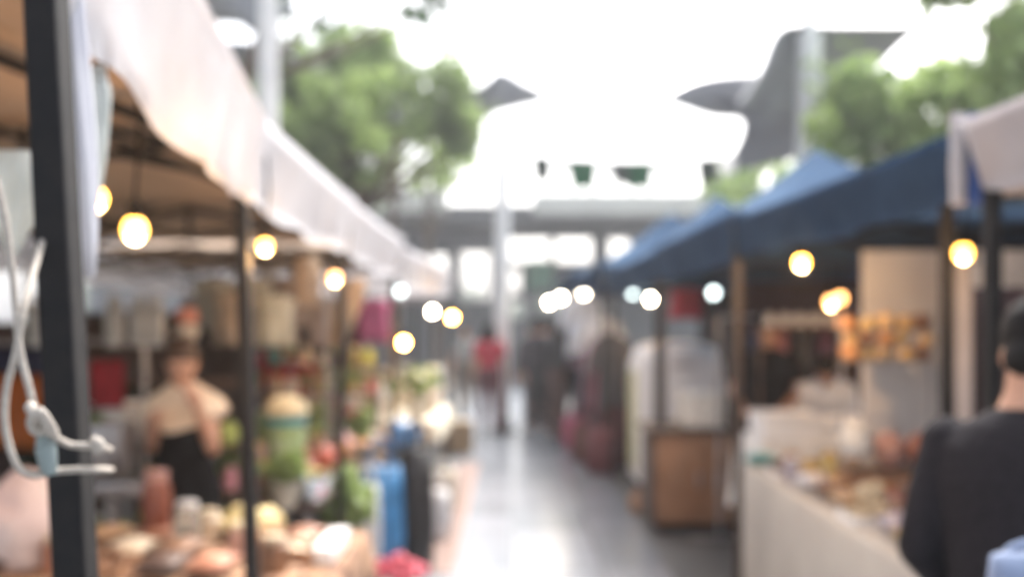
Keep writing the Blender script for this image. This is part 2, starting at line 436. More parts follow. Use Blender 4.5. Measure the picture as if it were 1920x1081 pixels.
for i, (x0, lab) in enumerate(((-60,'far left'),(-34,'left'),(-12,'middle left'),(8,'middle right'),(30,'right'),(55,'far right'))):
    cl = []
    for k in range(26):
        cl.append((x0+random.uniform(-9,9), 92+random.uniform(-3,3), random.uniform(.8,4.4), random.uniform(.9,1.6)))
    tree('broad tree of the distant tree line beyond the pavilion, '+['first','second','third','fourth','fifth','sixth'][i]+' from the left', (x0,92,0), (x0,92,3.5), cl, M_leafd, 1.3, 90, .4, .25, group='trees of the distant tree line')

def hedge(label, x0, x1, y0, y1, h):
    b = thing('hedge', label, 'hedge', ((x0+x1)/2, (y0+y1)/2, 0))
    cl = [(random.uniform(x0,x1)-(x0+x1)/2, random.uniform(y0,y1)-(y0+y1)/2, random.uniform(.2,h), .38) for _ in range(int(14*(abs(x1-x0)+abs(y1-y0))))]
    leaf_crown('foliage', cl, M_leaf, b, 70, .10, .4)
    s = MB()
    for c in cl[::4]: s.tube([(c[0],c[1],0),(c[0]+.05,c[1],c[2])], [.025,.008], n=5)
    s.build('stems', M_bark, b)
hedge('green hedge growing behind the left hand stalls', -7.2, -6.4, 2.5, 12, 2.4)

# ------------------------------------------------------------------ tents
def cloth_noise(p, amp): return noise.noise(p*2.3)*amp
def tent(label, c4, zb, zt, peak, m_roof, m_val, group, leans=None, legs=(1,1,1,1), m_leg=None, sag=.06, name='canopy_tent', rip=.010, ripf=11, m_front=None, vals=(0,1,2,3)):
    # c4: four corners (x,y) in order: aisle-near, aisle-far, back-far, back-near
    cx = sum(p[0] for p in c4)/4; cy = sum(p[1] for p in c4)/4
    t = thing(name, label, 'market tent', (cx, cy, .004), group=group)
    L = [Vector((p[0]-cx, p[1]-cy, 0)) for p in c4]
    apex = Vector((0,0,peak))
    b = MB()
    for k in range(4):
        A, B = L[k], L[(k+1)%4]; N = 12
        prev = None
        for j in range(N+1):
            v_ = j/N; row = []
            for i in range(N+1):
                u = i/N
                base = A.lerp(B, u); base += base.normalized()*.06; base.z = zt
                p = base.lerp(apex, v_)
                p.z -= sag*math.sin(PI*v_)*1.2 + .02*math.sin(PI*u)*(1-v_) + noise.noise(p*2.0)*.02*(1-v_)
                row.append(b.bm.verts.new(p))
            if prev:
                for i in range(N): b.bm.faces.new((prev[i], prev[i+1], row[i+1], row[i]))
            prev = row
    bmesh.ops.remove_doubles(b.bm, verts=b.bm.verts, dist=.0008)
    bmesh.ops.recalc_face_normals(b.bm, faces=b.bm.faces)
    b.build('roof', m_roof, t, auto=False)
    for k in range(4):
        if k not in vals: continue
        A, B = L[k], L[(k+1)%4]; ln = (B-A).length; N = int(ln*26); NZ = 6
        nrm = Vector(((B-A).y, -(B-A).x, 0)).normalized()
        if nrm.dot((A+B)/2) < 0: nrm = -nrm
        b = MB(); prev = None
        ph = random.uniform(0, 6)
        for j in range(NZ+1):
            row = []
            for i in range(N+1):
                u = i/N; p = A.lerp(B, u)
                z = zt - .02*math.sin(PI*u) - (zt-zb)*j/NZ; p = p + p.normalized()*.06*(1-j/NZ)
                if j == NZ: z += .008*math.sin(u*ln*9+ph) + noise.noise(Vector((u*ln*3, ph, 0)))*.012
                off = .012 + rip*(j/NZ)*(math.sin(u*ln*ripf+ph+1.3*math.sin(u*ln*5)) + 1.2*noise.noise(Vector((u*ln*4, j*.3, ph))))
                p = p + nrm*off; p.z = z
                row.append(b.bm.verts.new(p))
            if prev:
                for i in range(N): b.bm.faces.new((prev[i], prev[i+1], row[i+1], row[i]))
            prev = row
        bmesh.ops.solidify(b.bm, geom=list(b.bm.faces), thickness=.003)
        b.build('valance', m_front if (m_front and k == 3) else m_val, t, auto=False)
    ml_ = m_leg or M_pole
    for k in range(4):
        if not legs[k]: continue
        ln = (leans or {}).get(k, (0, 0))
        q = L[k]*.985
        b = MB(); b.tube([(q.x+ln[0], q.y+ln[1], .012), (q.x, q.y, zt-.02)], .0215, sq=True)
        bmesh.ops.bevel(b.bm, geom=[e for e in b.bm.edges], offset=.003, segments=1, affect='EDGES')
        lg = b.build('leg', ml_, t)
        b = MB(); b.box((q.x+ln[0], q.y+ln[1], .006), (.09,.09,.012)); b.build('foot_plate', ml_, lg, smooth=False)
    # frame: eave bars, scissor trusses and rafters
    for k in range(4):
        A, B = L[k]*.975, L[(k+1)%4]*.975
        b = MB()
        NT = 3
        za, zc = zt-.05, zt-.20
        for s_ in range(NT):
            a = A.lerp(B, s_/NT); c = A.lerp(B, (s_+1)/NT)
            b.tube([(a.x,a.y,za),(c.x,c.y,zc)], .009, sq=True); b.tube([(a.x*.995,a.y*.995,zc),(c.x*.995,c.y*.995,za)], .009, sq=True)
        b.build('truss', ml_, t, smooth=False)
    for k in range(4):
        a = L[k]*.97
        b = MB(); b.tube([(a.x,a.y,zt-.13),(a.x*.05,a.y*.05,peak-.19)], .014, sq=True); b.build('rafter', ml_, t, smooth=False)
    b = MB(); b.tube([(0,0,peak-.55),(0,0,peak-.03)], .018, n=10); b.build('centre_post', ml_, t)
    return t

GL = 'white market tents along the left of the aisle'; GR = 'blue market tents along the right of the aisle'
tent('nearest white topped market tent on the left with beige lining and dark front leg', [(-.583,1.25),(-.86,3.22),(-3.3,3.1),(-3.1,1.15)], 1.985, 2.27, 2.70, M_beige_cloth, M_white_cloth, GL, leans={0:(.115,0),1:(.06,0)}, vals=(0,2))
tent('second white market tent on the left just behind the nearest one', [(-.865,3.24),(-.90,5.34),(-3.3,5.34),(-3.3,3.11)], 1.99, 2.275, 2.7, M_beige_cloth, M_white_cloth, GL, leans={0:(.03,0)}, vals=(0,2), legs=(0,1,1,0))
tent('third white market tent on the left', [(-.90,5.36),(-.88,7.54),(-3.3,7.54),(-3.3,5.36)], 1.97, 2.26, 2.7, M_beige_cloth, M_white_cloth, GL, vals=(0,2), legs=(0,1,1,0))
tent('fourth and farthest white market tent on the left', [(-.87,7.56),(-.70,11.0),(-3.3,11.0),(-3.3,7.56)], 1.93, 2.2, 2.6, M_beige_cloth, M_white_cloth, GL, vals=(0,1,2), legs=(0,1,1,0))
tent('small pale tent just past the white canopies on the left', [(-1.1,11.5),(-1.1,14),(-3.6,14),(-3.6,11.5)], 1.95, 2.15, 2.6, M_grey_cloth, M_grey_cloth, GL, legs=(1,1,1,1))

tent('pale grey market tent nearest on the right behind the man', [(1.44,1.3),(1.425,3.0),(3.6,3.0),(3.6,1.3)], 2.0, 2.22, 2.8, M_grey_cloth, M_grey_cloth, GR, legs=(0,1,1,0))
tent('large dark blue market tent over the snack stall on the right', [(1.40,3.14),(1.27,5.4),(3.6,5.4),(3.75,3.14)], 1.98, 2.19, 2.46, M_blue_cloth, M_blue_cloth, GR, legs=(0,0,1,1))
tent('second blue market tent with brown front leg behind the large one on the right', [(1.24,5.5),(1.18,7.9),(2.85,7.9),(2.9,5.5)], 1.96, 2.22, 2.78, M_blue_cloth, M_blue_cloth, GR, m_leg=M_polebr, legs=(1,1,1,1))
tent('third blue market tent above the white freezer on the right', [(1.16,8.0),(1.06,10.5),(2.7,10.5),(2.7,8.0)], 1.96, 2.18, 2.8, M_blue_cloth, M_blue_cloth, GR, legs=(1,1,1,1))
tent('fourth blue market tent above the clothes rails', [(.96,10.7),(.86,13.2),(2.9,13.2),(2.9,10.7)], 2.03, 2.25, 2.95, M_blue_cloth, M_blue_cloth, GR, legs=(1,1,1,1))
tent('farthest blue market tent at the end of the right row', [(.80,13.4),(.75,16.2),(3.2,16.2),(3.2,13.4)], 2.1, 2.3, 2.9, M_blue_cloth, M_blue_cloth, GR, legs=(1,1,1,1))
# grey and blue banded curtain at the tent corner
t = thing('corner_curtain', 'narrow rolled curtain in grey and bright blue strips at the blue tent corner', 'curtain', (1.40, 3.1, 0))
for (dx, wd, m_) in ((-.02,.05,M_grey_cloth),(.035,.045,M_blue_trim)):
    b = MB(); b.loft([(dx,-.02,z,wd*.5*(1+.06*math.sin(z*40)),.018) for z in [1.975+.28*i/10 for i in range(11)]], 14); b.build('strip', m_, t)
# back walls
def curtain(label, p0, p1, z0, z1, m_, folds=7, amp=.03, name='curtain', cat='curtain', group=None):
    A, B = Vector((*p0,0)), Vector((*p1,0)); L_ = (B-A).length
    n = Vector((-(B-A).y, (B-A).x, 0)).normalized(); N = max(12, int(L_*24)); NZ = 6
    c = (A+B)/2
    b = MB(); prev = None; ph = random.uniform(0,6)
    for j in range(NZ+1):
        row = []
        for i in range(N+1):
            u = i/N; p = A.lerp(B,u)-c + n*amp*(.5+.5*j/NZ)*(math.sin(u*L_*folds*2+ph)+.6*noise.noise(Vector((u*L_*2,j*.4,ph))))
            p.z = z1+(z0-z1)*j/NZ + (.01*math.sin(u*L_*11) if j == NZ else 0)
            row.append(b.bm.verts.new(p))
        if prev:
            for i in range(N): b.bm.faces.new((prev[i],prev[i+1],row[i+1],row[i]))
        prev = row
    bmesh.ops.solidify(b.bm, geom=list(b.bm.faces), thickness=.004)
    o = b.build(name, m_, auto=False); o.location = (c.x, c.y, 0)
    return tag(o, label, cat, group)
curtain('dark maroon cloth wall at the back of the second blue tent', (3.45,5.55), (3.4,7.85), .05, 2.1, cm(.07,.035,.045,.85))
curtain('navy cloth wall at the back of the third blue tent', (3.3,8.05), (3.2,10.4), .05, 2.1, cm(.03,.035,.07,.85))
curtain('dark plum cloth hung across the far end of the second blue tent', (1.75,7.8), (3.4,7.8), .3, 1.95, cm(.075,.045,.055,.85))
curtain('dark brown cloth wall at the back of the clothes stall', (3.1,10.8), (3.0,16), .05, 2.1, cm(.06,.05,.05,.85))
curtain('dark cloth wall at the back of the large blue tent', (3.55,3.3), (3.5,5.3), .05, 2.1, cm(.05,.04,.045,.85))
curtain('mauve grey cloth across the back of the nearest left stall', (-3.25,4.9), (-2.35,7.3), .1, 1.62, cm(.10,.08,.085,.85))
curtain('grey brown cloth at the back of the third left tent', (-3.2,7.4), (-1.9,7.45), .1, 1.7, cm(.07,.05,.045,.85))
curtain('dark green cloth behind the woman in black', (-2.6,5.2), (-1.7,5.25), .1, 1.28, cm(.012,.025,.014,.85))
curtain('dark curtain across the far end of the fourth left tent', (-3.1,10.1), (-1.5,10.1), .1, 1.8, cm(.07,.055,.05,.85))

# rolled cloths hung beside the near leg
def roll(label, pts, rads, m_, name='rolled_curtain', cat='rolled curtain'):
    b = MB(); rs = []
    bm = b.bm
    for (p, r) in zip(pts, rads):
        n_ = 28; ring = []
        for i in range(n_):
            a = 2*PI*i/n_; rr = r*(1+.16*math.sin(a*5+p[2]*7)+.07*math.sin(a*9))
            ring.append(bm.verts.new((p[0]+rr*math.cos(a), p[1]+rr*.7*math.sin(a), p[2])))
        rs.append(ring)
    b.skin(rs); c = pts[-1]
    o = b.build(name, m_, auto=False)
    return tag(o, label, cat)
def lerp_pts(a, b, n): return [tuple(Vector(a).lerp(Vector(b), i/(n-1))) for i in range(n)]
M_vinyl = mat('clear_vinyl', (.72,.76,.74), .3, (.6,.64,.62), scale=14, bump=.5, transl=.35)
roll('white narrow rolled curtain hanging right against the dark front leg', lerp_pts(P(126,-60,1.34), P(168,520,1.34), 9), [.018]*6+[.016,.013,.008], mat('white_vinyl', (.8,.8,.84), .4, (.7,.7,.76), scale=10, transl=.2))
roll('clear plastic sheet rolled and tapering downward beside the front leg', lerp_pts(P(166,130,1.5), P(166,455,1.5), 9), [.022,.028,.026,.024,.022,.018,.014,.010,.006], M_vinyl)
roll('short white plastic roll at the upper edge of the clear sheet', lerp_pts(P(186,122,1.5), P(176,330,1.5), 6), [.009,.013,.012,.01,.008,.004], M_vinyl)
roll('pale plastic bundle hanging at the left edge of the picture', lerp_pts(P(34,285,1.5), P(22,480,1.5), 7), [.03,.042,.040,.034,.026,.016,.008], M_vinyl)
M_tan = mat('tan_cloth', (.50,.36,.24), .85, transl=.2)
roll('tan rolled curtain hanging in the second left tent', lerp_pts(P(572,480,4.6), P(580,575,4.6), 6), [.04,.055,.055,.05,.05,.045], M_tan)
roll('tan cloth bundle hanging slanted behind the orange bulb', lerp_pts(P(665,520,5.6), P(632,650,5.6), 7), [.05,.07,.07,.065,.06,.05,.04], M_tan)

# ------------------------------------------------------------------ ropes on the near leg
def curve_pts(P_, n=10):
    P_ = [Vector(p) for p in P_]; out = []
    for k in range(len(P_)-1):
        p0, p1, p2, p3 = P_[max(k-1,0)], P_[k], P_[k+1], P_[min(k+2,len(P_)-1)]
        for i in range(n):
            f = i/n; out.append(.5*((2*p1)+(p2-p0)*f+(2*p0-5*p1+4*p2-p3)*f*f+(-p0+3*p1-3*p2+p3)*f**3))
    return out+[P_[-1]]
t = thing('guy_rope', 'cream cord knotted and looped round the dark front leg of the nearest tent', 'rope', P(140, 850, 1.2))
o0 = Vector(P(140,850,1.2))
def rp(L_, r, name):
    pts = [p-o0 for p in curve_pts([P(*q) for q in L_])]
    b = MB(); b.tube(pts, r, n=10); b.build(name, M_rope, t)
rp([(-10,330,1.12),(8,400,1.12),(22,500,1.12),(30,580,1.12),(38,660,1.12),(58,740,1.12),(70,790,1.12),(96,812,1.13),(130,832,1.17),(186,836,1.19),(206,842,1.26)], .0041, 'upper_strand')
rp([(100,300,1.32),(92,400,1.30),(68,490,1.2),(46,570,1.13),(30,660,1.12),(12,730,1.12),(10,800,1.12),(30,868,1.12),(62,890,1.13),(110,881,1.17),(185,879,1.19),(208,880,1.27)], .0041, 'lower_strand')
rp([(56,760,1.11),(66,776,1.10),(82,780,1.11),(84,800,1.12),(68,806,1.12),(60,790,1.11),(74,772,1.10),(92,796,1.11),(100,812,1.12)], .0065, 'knot')
rp([(176,826,1.185),(184,830,1.18),(186,840,1.18),(178,842,1.18)], .007, 'end_knot')
b = MB(); b.tube([Vector(P(82,795,1.14))-o0, Vector(P(86,840,1.14))-o0, Vector(P(92,885,1.15))-o0], [.007,.012,.009], n=10); b.build('tape', cm(.22,.27,.27,.7), t)

# ------------------------------------------------------------------ tables and cloths
def table(label, x0, x1, y0, y1, h, m_=None, group='market tables'):
    t = thing('market_table', label, 'table', ((x0+x1)/2, (y0+y1)/2, .004), group=group)
    X, Y_ = (x1-x0)/2, (y1-y0)/2
    b = MB(); b.box((0,0,h-.018), (2*X,2*Y_,.036), bev=.006); b.build('tabletop', m_ or M_tabletop, t)
    for sx in (-1,1):
        for sy in (-1,1):
            b = MB(); b.tube([(sx*(X-.06),sy*(Y_-.06),0),(sx*(X-.06),sy*(Y_-.06),h-.037)], .017, n=10); b.build('leg', M_metal, t)
    return t
def cloth(label, x0, x1, y0, y1, h, drop, m_):
    # sheet with hanging sides and soft folds
    b = MB(); bm = b.bm
    def ringpts(off, z, amp, ph):
        pts = []
        n = 44
        per = [((x0,y0),(x1,y0)),((x1,y0),(x1,y1)),((x1,y1),(x0,y1)),((x0,y1),(x0,y0))]
        for (a, c) in per:
            for i in range(n):
                u = i/n; x = a[0]+(c[0]-a[0])*u; y = a[1]+(c[1]-a[1])*u
                ln = math.hypot(c[0]-a[0], c[1]-a[1])
                nx, ny = (c[1]-a[1])/ln, -(c[0]-a[0])/ln
                o = off + amp*(1+math.sin(u*ln*16+ph+2*math.sin(u*ln*3)))
                pts.append(bm.verts.new((x+nx*o - (x0+x1)/2, y+ny*o-(y0+y1)/2, z)))
        return pts
    rs = [ringpts(-.02,h+.006,0,0), ringpts(.006,h+.004,0,0), ringpts(.012,h-.02,.002,0), ringpts(.014,h-drop*.4,.012,0), ringpts(.018,h-drop*.8,.02,0.2), ringpts(.02,h-drop,.024,.3)]
    b.skin(rs, cap=False); bm.faces.new(rs[0])
    o = b.build('tablecloth', m_, auto=False); o.location = ((x0+x1)/2, (y0+y1)/2, 0)
    return tag(o, label, 'tablecloth')

table('long table of the snack stall on the right under a beige cloth', 1.43, 2.55, 2.75, 6.1, .75)
cloth('beige cloth hanging to the floor over the snack stall table', 1.42, 2.56, 2.74, 6.11, .75, .70, M_clothb)
table('low table with brown goods in front of the woman in black', -2.3, -.60, 3.30, 4.10, .75)
cloth('patterned brown cloth over the low table on the left', -2.31, -.60, 3.29, 4.11, .75, .30, mat('brown_print', (.40,.24,.14), .9, (.11,.05,.03), scale=18))
table('produce table beside the big jar on the left', -2.3, -.98, 5.0, 6.5, .70, M_woodd)
table('higher table with flower pots in the third left stall', -2.3, -.95, 6.8, 7.6, .62, M_woodd)
table('far left table under a cream cloth', -2.2, -.66, 8.3, 10.1, .80)
cloth('cream cloth over the far left table', -2.21, -.65, 8.29, 10.11, .80, .16, M_clothw)
table('last table on the left with brown baskets', -2.3, -.85, 11.0, 14.5, .80)
table('clothes stall table at the far right', 1.0, 1.9, 11.0, 15.5, .70)
cloth('dark maroon cloth over the clothes stall table', .99, 1.91, 10.99, 15.51, .70, .64, cm(.10,.04,.05,.9))
table('back table with white trays in the snack stall', 1.57, 2.75, 6.25, 6.95, .86)
cloth('white cloth over the back table of the snack stall', 1.56, 2.76, 6.24, 6.96, .86, .5, cm(.84,.83,.80,.85))

# wooden counter, freezer, foam boxes
t = thing('wooden_counter', 'brown wooden cabinet counter standing between the freezer and the snack table', 'cabinet', (1.50, 7.95, .004))
b = MB(); b.box((0,0,.42), (.66,.6,.68), bev=.008); b.build('carcass', M_wood, t)
b = MB(); b.box((0,0,.785), (.76,.7,.045), bev=.008); b.build('top', M_woodd, t)
b = MB(); b.box((0,.02,.04), (.6,.52,.08)); b.build('plinth', M_black, t, smooth=False)
for dx in (-.165,.165):
    b = MB(); b.box((dx,-.308,.42), (.29,.018,.6), bev=.005); d = b.build('door', M_wood, t)
    b = MB(); b.tube([(dx*.35,-.33,.36),(dx*.35,-.33,.48)], .008); b.build('handle', M_metal, d)
b = MB(); b.box((-.345,0,.42), (.02,.56,.66), bev=.004); b.build('side_panel', M_woodd, t)
t.scale = (1.2,1,1)
def foam(label, x, y, z, w_, d_, h_, m_=None, rz=0):
    t = thing('foam_box', label, 'box', (x,y,z), rz)
    b = MB(); b.box((0,0,h_*.4), (w_,d_,h_*.8), bev=.015); b.build('body', m_ or M_whitep, t)
    b = MB(); b.box((0,0,h_*.9+.002), (w_*1.04,d_*1.04,h_*.2), bev=.012); b.build('lid', m_ or M_whitep, t)
    return t
foam('large white foam box standing on the wooden counter', 1.60, 7.9, .812, .52, .45, .26, mat('foam', (.82,.80,.74), .8, scale=20))
foam('white foam box at the aisle end of the back table', 1.78, 6.5, .868, .38, .4, .17)
foam('white foam box in the middle of the back table', 2.15, 6.55, .868, .36, .4, .13)
foam('low white foam box at the far end of the back table', 2.53, 6.5, .868, .34, .4, .15)
t = thing('chest_freezer', 'white rounded ice cream freezer standing at the aisle edge on the right', 'freezer', (1.62, 9.9, .004))
b = MB(); b.box((0,0,.68), (.84,.8,1.2), bev=.06); b.build('body', M_whitep, t)
b = MB(); b.box((-.424,0,.68), (.012,.6,.95), bev=.004); b.build('side_sticker', cm(.55,.55,.32,.5), t)
b = MB(); b.loft([(0,0,z,.44*s,.42*s) for z, s in ((1.282,.97),(1.32,.97),(1.38,.9),(1.42,.7),(1.44,.35))], 28); b.build('lid', M_whitep, t)
b = MB(); b.box((0,0,.045), (.74,.7,.07)); b.build('base', M_pole, t, smooth=False)
b = MB(); b.tube([(-.1,-.47,1.22),(.1,-.47,1.22)], .012); b.tube([(-.1,-.47,1.22),(-.1,-.40,1.22)], .01); b.tube([(.1,-.47,1.22),(.1,-.40,1.22)], .01); b.build('handle', M_metal, t)
t = thing('white_cabinet', 'plain white cabinet standing right behind the rounded freezer', 'cabinet', (2.35, 10.0, .004))
b = MB(); b.box((0,0,.62), (.55,.6,1.2), bev=.02); b.build('body', M_whitep, t)
b = MB(); b.box((0,-.31,.62), (.5,.02,1.1), bev=.005); b.build('door', M_whitep, t)

# white display board behind the snack stall
t = thing('display_board', 'tall white board standing at the back of the snack stall behind the man', 'board', (2.16, 5.35, .004))
b = MB(); b.box((0,0,1.15), (.56,.03,1.7), bev=.005); b.build('panel', mat('white_board', (.62,.60,.58), .7, (.55,.53,.52), scale=4), t)
for sx in (-.26,.26):
    b = MB(); b.tube([(sx,0,.012),(sx,0,.298)], .015); b.build('foot', M_metal, t)
t = thing('tent_side_banner', 'narrow white vertical banner between the two dark legs on the right', 'banner', P(1806,0,3.7)[:2]+(0,))
b = MB(); b.box((0,0,1.28), (.065,.012,1.1), bev=.003); b.build('cloth', M_grey_cloth, t)
b = MB(); b.tube([(-.05,0,1.84),(.05,0,1.84)], .008); b.build('rod', M_pole, t)
t = thing('upright_pole', 'dark upright pole left of the narrow white banner', 'pole', (at(1776,0,3.5).x, 3.5, .004))
b = MB(); b.tube([(0,0,.01),(0,0,2.2)], .02, sq=True); b.build('shaft', M_pole, t, smooth=False)
b = MB(); b.lathe([(.12,0),(.12,.015),(.03,.03)]); b.build('base', M_pole, t)
t = thing('hanging_banner', 'bright white sheet hanging at the far right behind the man', 'banner', P(1895,0,4.0)[:2]+(0,))
b = MB(); b.box((0,0,1.83), (.34,.012,.15), bev=.003); b.build('cloth', cm(.8,.82,.85,.6,transl=.4), t)
b = MB(); b.tube([(-.2,0,1.915),(.2,0,1.915)], .009); b.build('rod', M_pole, t)

# ------------------------------------------------------------------ goods builders
def jar(label, loc, r=.06, h=.16, body=None, lid=None, group=None, name='jar', cat='jar'):
    t = thing(name, label, cat, loc, group=group)
    b = MB(); b.lathe([(r*.9,0),(r,.01),(r,h*.75),(r*.75,h*.86),(r*.7,h*.9)], n=18); b.build('body', body or M_glass, t)
    b = MB(); b.lathe([(r*.8,h*.87),(r*.8,h),(r*.72,h+.004)], n=18); b.build('lid', lid or M_metal, t)
    return t
def packet(label, loc, m_, w_=.12, d_=.16, h_=.04, rz=0, group=None, name='snack_packet', cat='packet', seal=True):
    t = thing(name, label, cat, loc, rz, group=group)
    b = MB(); bm = b.bm; N = 8
    for sg in (1,-1):
        G = [[bm.verts.new(((i/N-.5)*w_, (j/N-.5)*d_, h_*.5+.004+sg*h_*.5*(math.sin(PI*i/N)*math.sin(PI*j/N))**.5*(1+.25*noise.noise(Vector((i*.7,j*.7,sg+loc[0]*9)))))) for i in range(N+1)] for j in range(N+1)]
        for j in range(N):
            for i in range(N): bm.faces.new((G[j][i],G[j][i+1],G[j+1][i+1],G[j+1][i]))
    bmesh.ops.remove_doubles(bm, verts=bm.verts, dist=.0005)
    for s_ in (-1,1): b.box((0,s_*(d_/2+.006),h_*.5+.004), (w_*.95,.018,.003))
    b.build('pouch', m_, t, auto=False)
    return t
def basket(label, loc, r, h, m_, fill=None, group=None):
    t = thing('woven_basket', label, 'basket', loc, group=group)
    b = MB(); n = 26; rs = []
    for j in range(11):
        z = h*j/10; rr = r*(.78+.22*j/10); rs.append([b.bm.verts.new(((rr+.006*(1 if (i+j)%2 else -1))*math.cos(2*PI*i/n), (rr+.006*(1 if (i+j)%2 else -1))*math.sin(2*PI*i/n), z)) for i in range(n)])
    b.skin(rs, cap=False); b.bm.faces.new(rs[0]); b.build('weave', m_, t, smooth=False)
    b = MB(); b.tube([(r*math.cos(a), r*math.sin(a), h) for a in [2*PI*i/20 for i in range(21)]], .012); b.build('rim', m_, t)
    if fill:
        b = MB()
        for k in range(16):
            a = random.uniform(0,6.28); q = r*.72*random.random()**.5
            b.ball((q*math.cos(a), q*math.sin(a), h*.85+random.uniform(0,.5)*r*(1-q/r)), random.uniform(.2,.3)*r, sub=2)
        b.build('filling', fill, t)
    return t
def tray(label, loc, w_, d_, m_, food, n, fr, group=None, rz=0, flat=.7):
    t = thing('food_tray', label, 'tray', loc, rz, group=group)
    b = MB(); b.box((0,0,.006), (w_,d_,.008))
    for sx in (-1,1): b.box((sx*w_/2,0,.02), (.008,d_+.008,.036))
    for sy in (-1,1): b.box((0,sy*d_/2,.02), (w_-.008,.008,.036))
    b.build('dish', m_, t, smooth=False)
    b = MB(); b.box((0,0,.018), (w_*.9,d_*.9,.012))
    for k in range(n):
        b.ball((random.uniform(-.42,.42)*w_, random.uniform(-.42,.42)*d_, .012+fr*flat+random.choice((0,0,fr))), fr*random.uniform(.8,1.15), fr*random.uniform(.8,1.15), fr*flat, sub=1)
    b.build('food', food, t)
    return t
def bag(label, loc, w_, d_, h_, m_, rz=0, group=None, m2=None, cat='bag', name='shopping_bag', hs=.28):
    t = thing(name, label, cat, loc, rz, group=group)
    b = MB()
    b.loft([(0,0,z*h_, w_/2*s, d_/2*s2) for z, s, s2 in ((0,.8,.85),(.05,1,1),(.4,1.05,1.05),(.8,.98,.8),(1,.92,.45))], 20, fn=lambda p: Vector((p.x*(1+.05*noise.noise(p*9)), p.y*(1+.2*noise.noise(p*7+Vector((loc[0],0,0)))), p.z)))
    b.build('sack', m_, t, auto=False)
    for sy in (-1,1):
        b = MB(); b.tube([(w_*.25*math.cos(a), sy*d_*.18, h_*.97+h_*hs*math.sin(a)) for a in [PI*i/10 for i in range(11)]], .008); b.build('handle', m2 or m_, t)
    return t
def bundle(label, loc, r, m_, sz=1.0, name='cloth_bundle', cat='bundle', amp=.25, group=None):
    b = MB(); ofs = Vector((random.uniform(0,50),0,0))
    b.ball((0,0,r*sz*.82), r, r, r*sz, sub=4, fn=None)
    for v in b.bm.verts:
        k = 1+amp*noise.noise(v.co/r*1.3+ofs)+amp*.4*noise.noise(v.co/r*4+ofs)
        v.co = Vector((v.co.x*k, v.co.y*k, max(0, v.co.z*k)))
    o = b.build(name, m_, auto=False); o.location = loc
    return tag(o, label, cat, group)
def plant(label, loc, r, h, m_pot, m_leaf=None, n=70, ls=.05, flower=None):
    t = thing('potted_plant', label, 'potted plant', loc)
    b = MB(); b.lathe([(r*.65,0),(r,h*.38),(r*1.08,h*.38),(r*1.08,h*.42),(r*.9,h*.42),(r*.85,h*.36)], n=18); b.build('pot', m_pot, t)
    leaf_crown('leaves', [(random.uniform(-.7,.7)*r, random.uniform(-.7,.7)*r, h*random.uniform(.55,.95), r*.9) for _ in range(5)], m_leaf or M_leaf2, t, n, ls, r)
    if flower:
        b = MB(); b.ball((0,0,h*.86), r*.95, r*.95, r*.5)
        for _ in range(14):
            a = random.uniform(0,6.28); q = r*1.3*random.random()**.5
            b.ball((q*math.cos(a)*.8, q*math.sin(a)*.8, h*.86+r*.42*math.sqrt(max(0,1-(q/r/1.35)**2))), r*.26, sub=1)
        b.build('flowers', flower, t)
    return t
def garment(label, loc, w_, h_, m_, rz=0, group=None, sleeves=True):
    t = thing('hanging_garment', label, 'garment', loc, rz, group=group)      # origin at hook
    b = MB(); b.tube([(0,0,0),(.015,0,.03),(0,0,.05),(-.015,0,.03)], .003); b.tube([(-w_*.42,0,-.07),(0,0,0),(w_*.42,0,-.07)], .006); b.build('hanger', M_pole, t)
    b = MB()
    b.loft([(0,0,-.02-h_*z, w_/2*s, .05+.02*z) for z, s in ((0,.35),(.06,.8),(.12,.95),(.3,.82),(.6,.86),(1,.98))], 24, fn=lambda p: Vector((p.x, p.y+.018*math.sin(p.x*40+loc[0]*5)*(-p.z/h_), p.z)))
    b.build('cloth', m_, t, auto=False)
    if sleeves:
        for s_ in (-1,1):
            b = MB(); b.tube([(s_*w_*.40,0,-.10),(s_*w_*.55,0,-.26),(s_*w_*.58,0,-.42)], [.05,.06,.055], n=12); b.build('sleeve', m_, t)
    return t
def pendant(label, px, py, Y, top, m_, r=.03, watts=0, group='lit bulbs hung in the market stalls'):
    p = at(px, py, Y)
    t = thing('hanging_bulb', label, 'light bulb', p, group=group)
    b = MB(); b.ball((0,0,0), r, r, r*1.1, sub=3); 
    o = b.build('bulb', m_, t)
    if watts:
        ld = bpy.data.lights.new('bulb_light', 'POINT'); ld.energy = watts; ld.color = (1,.58,.26); ld.shadow_soft_size = .012
        lo = bpy.data.objects.new('bulb_light', ld); C.objects.link(lo); lo.parent = t; lo.location = (0,0,-r*1.1-.02)
    b = MB(); b.lathe([(r*.55,r*.95),(r*.6,r*1.2),(r*.6,r*2.2),(r*.3,r*2.6)], n=14); b.build('socket', M_black, t)
    b = MB(); b.tube([(0,0,r*2.5),(.01,0,(top-p.z)*.5+r),(0,0,max(top-p.z, r*3.5))], .004, n=6); b.build('cord', M_black, t)
    return t

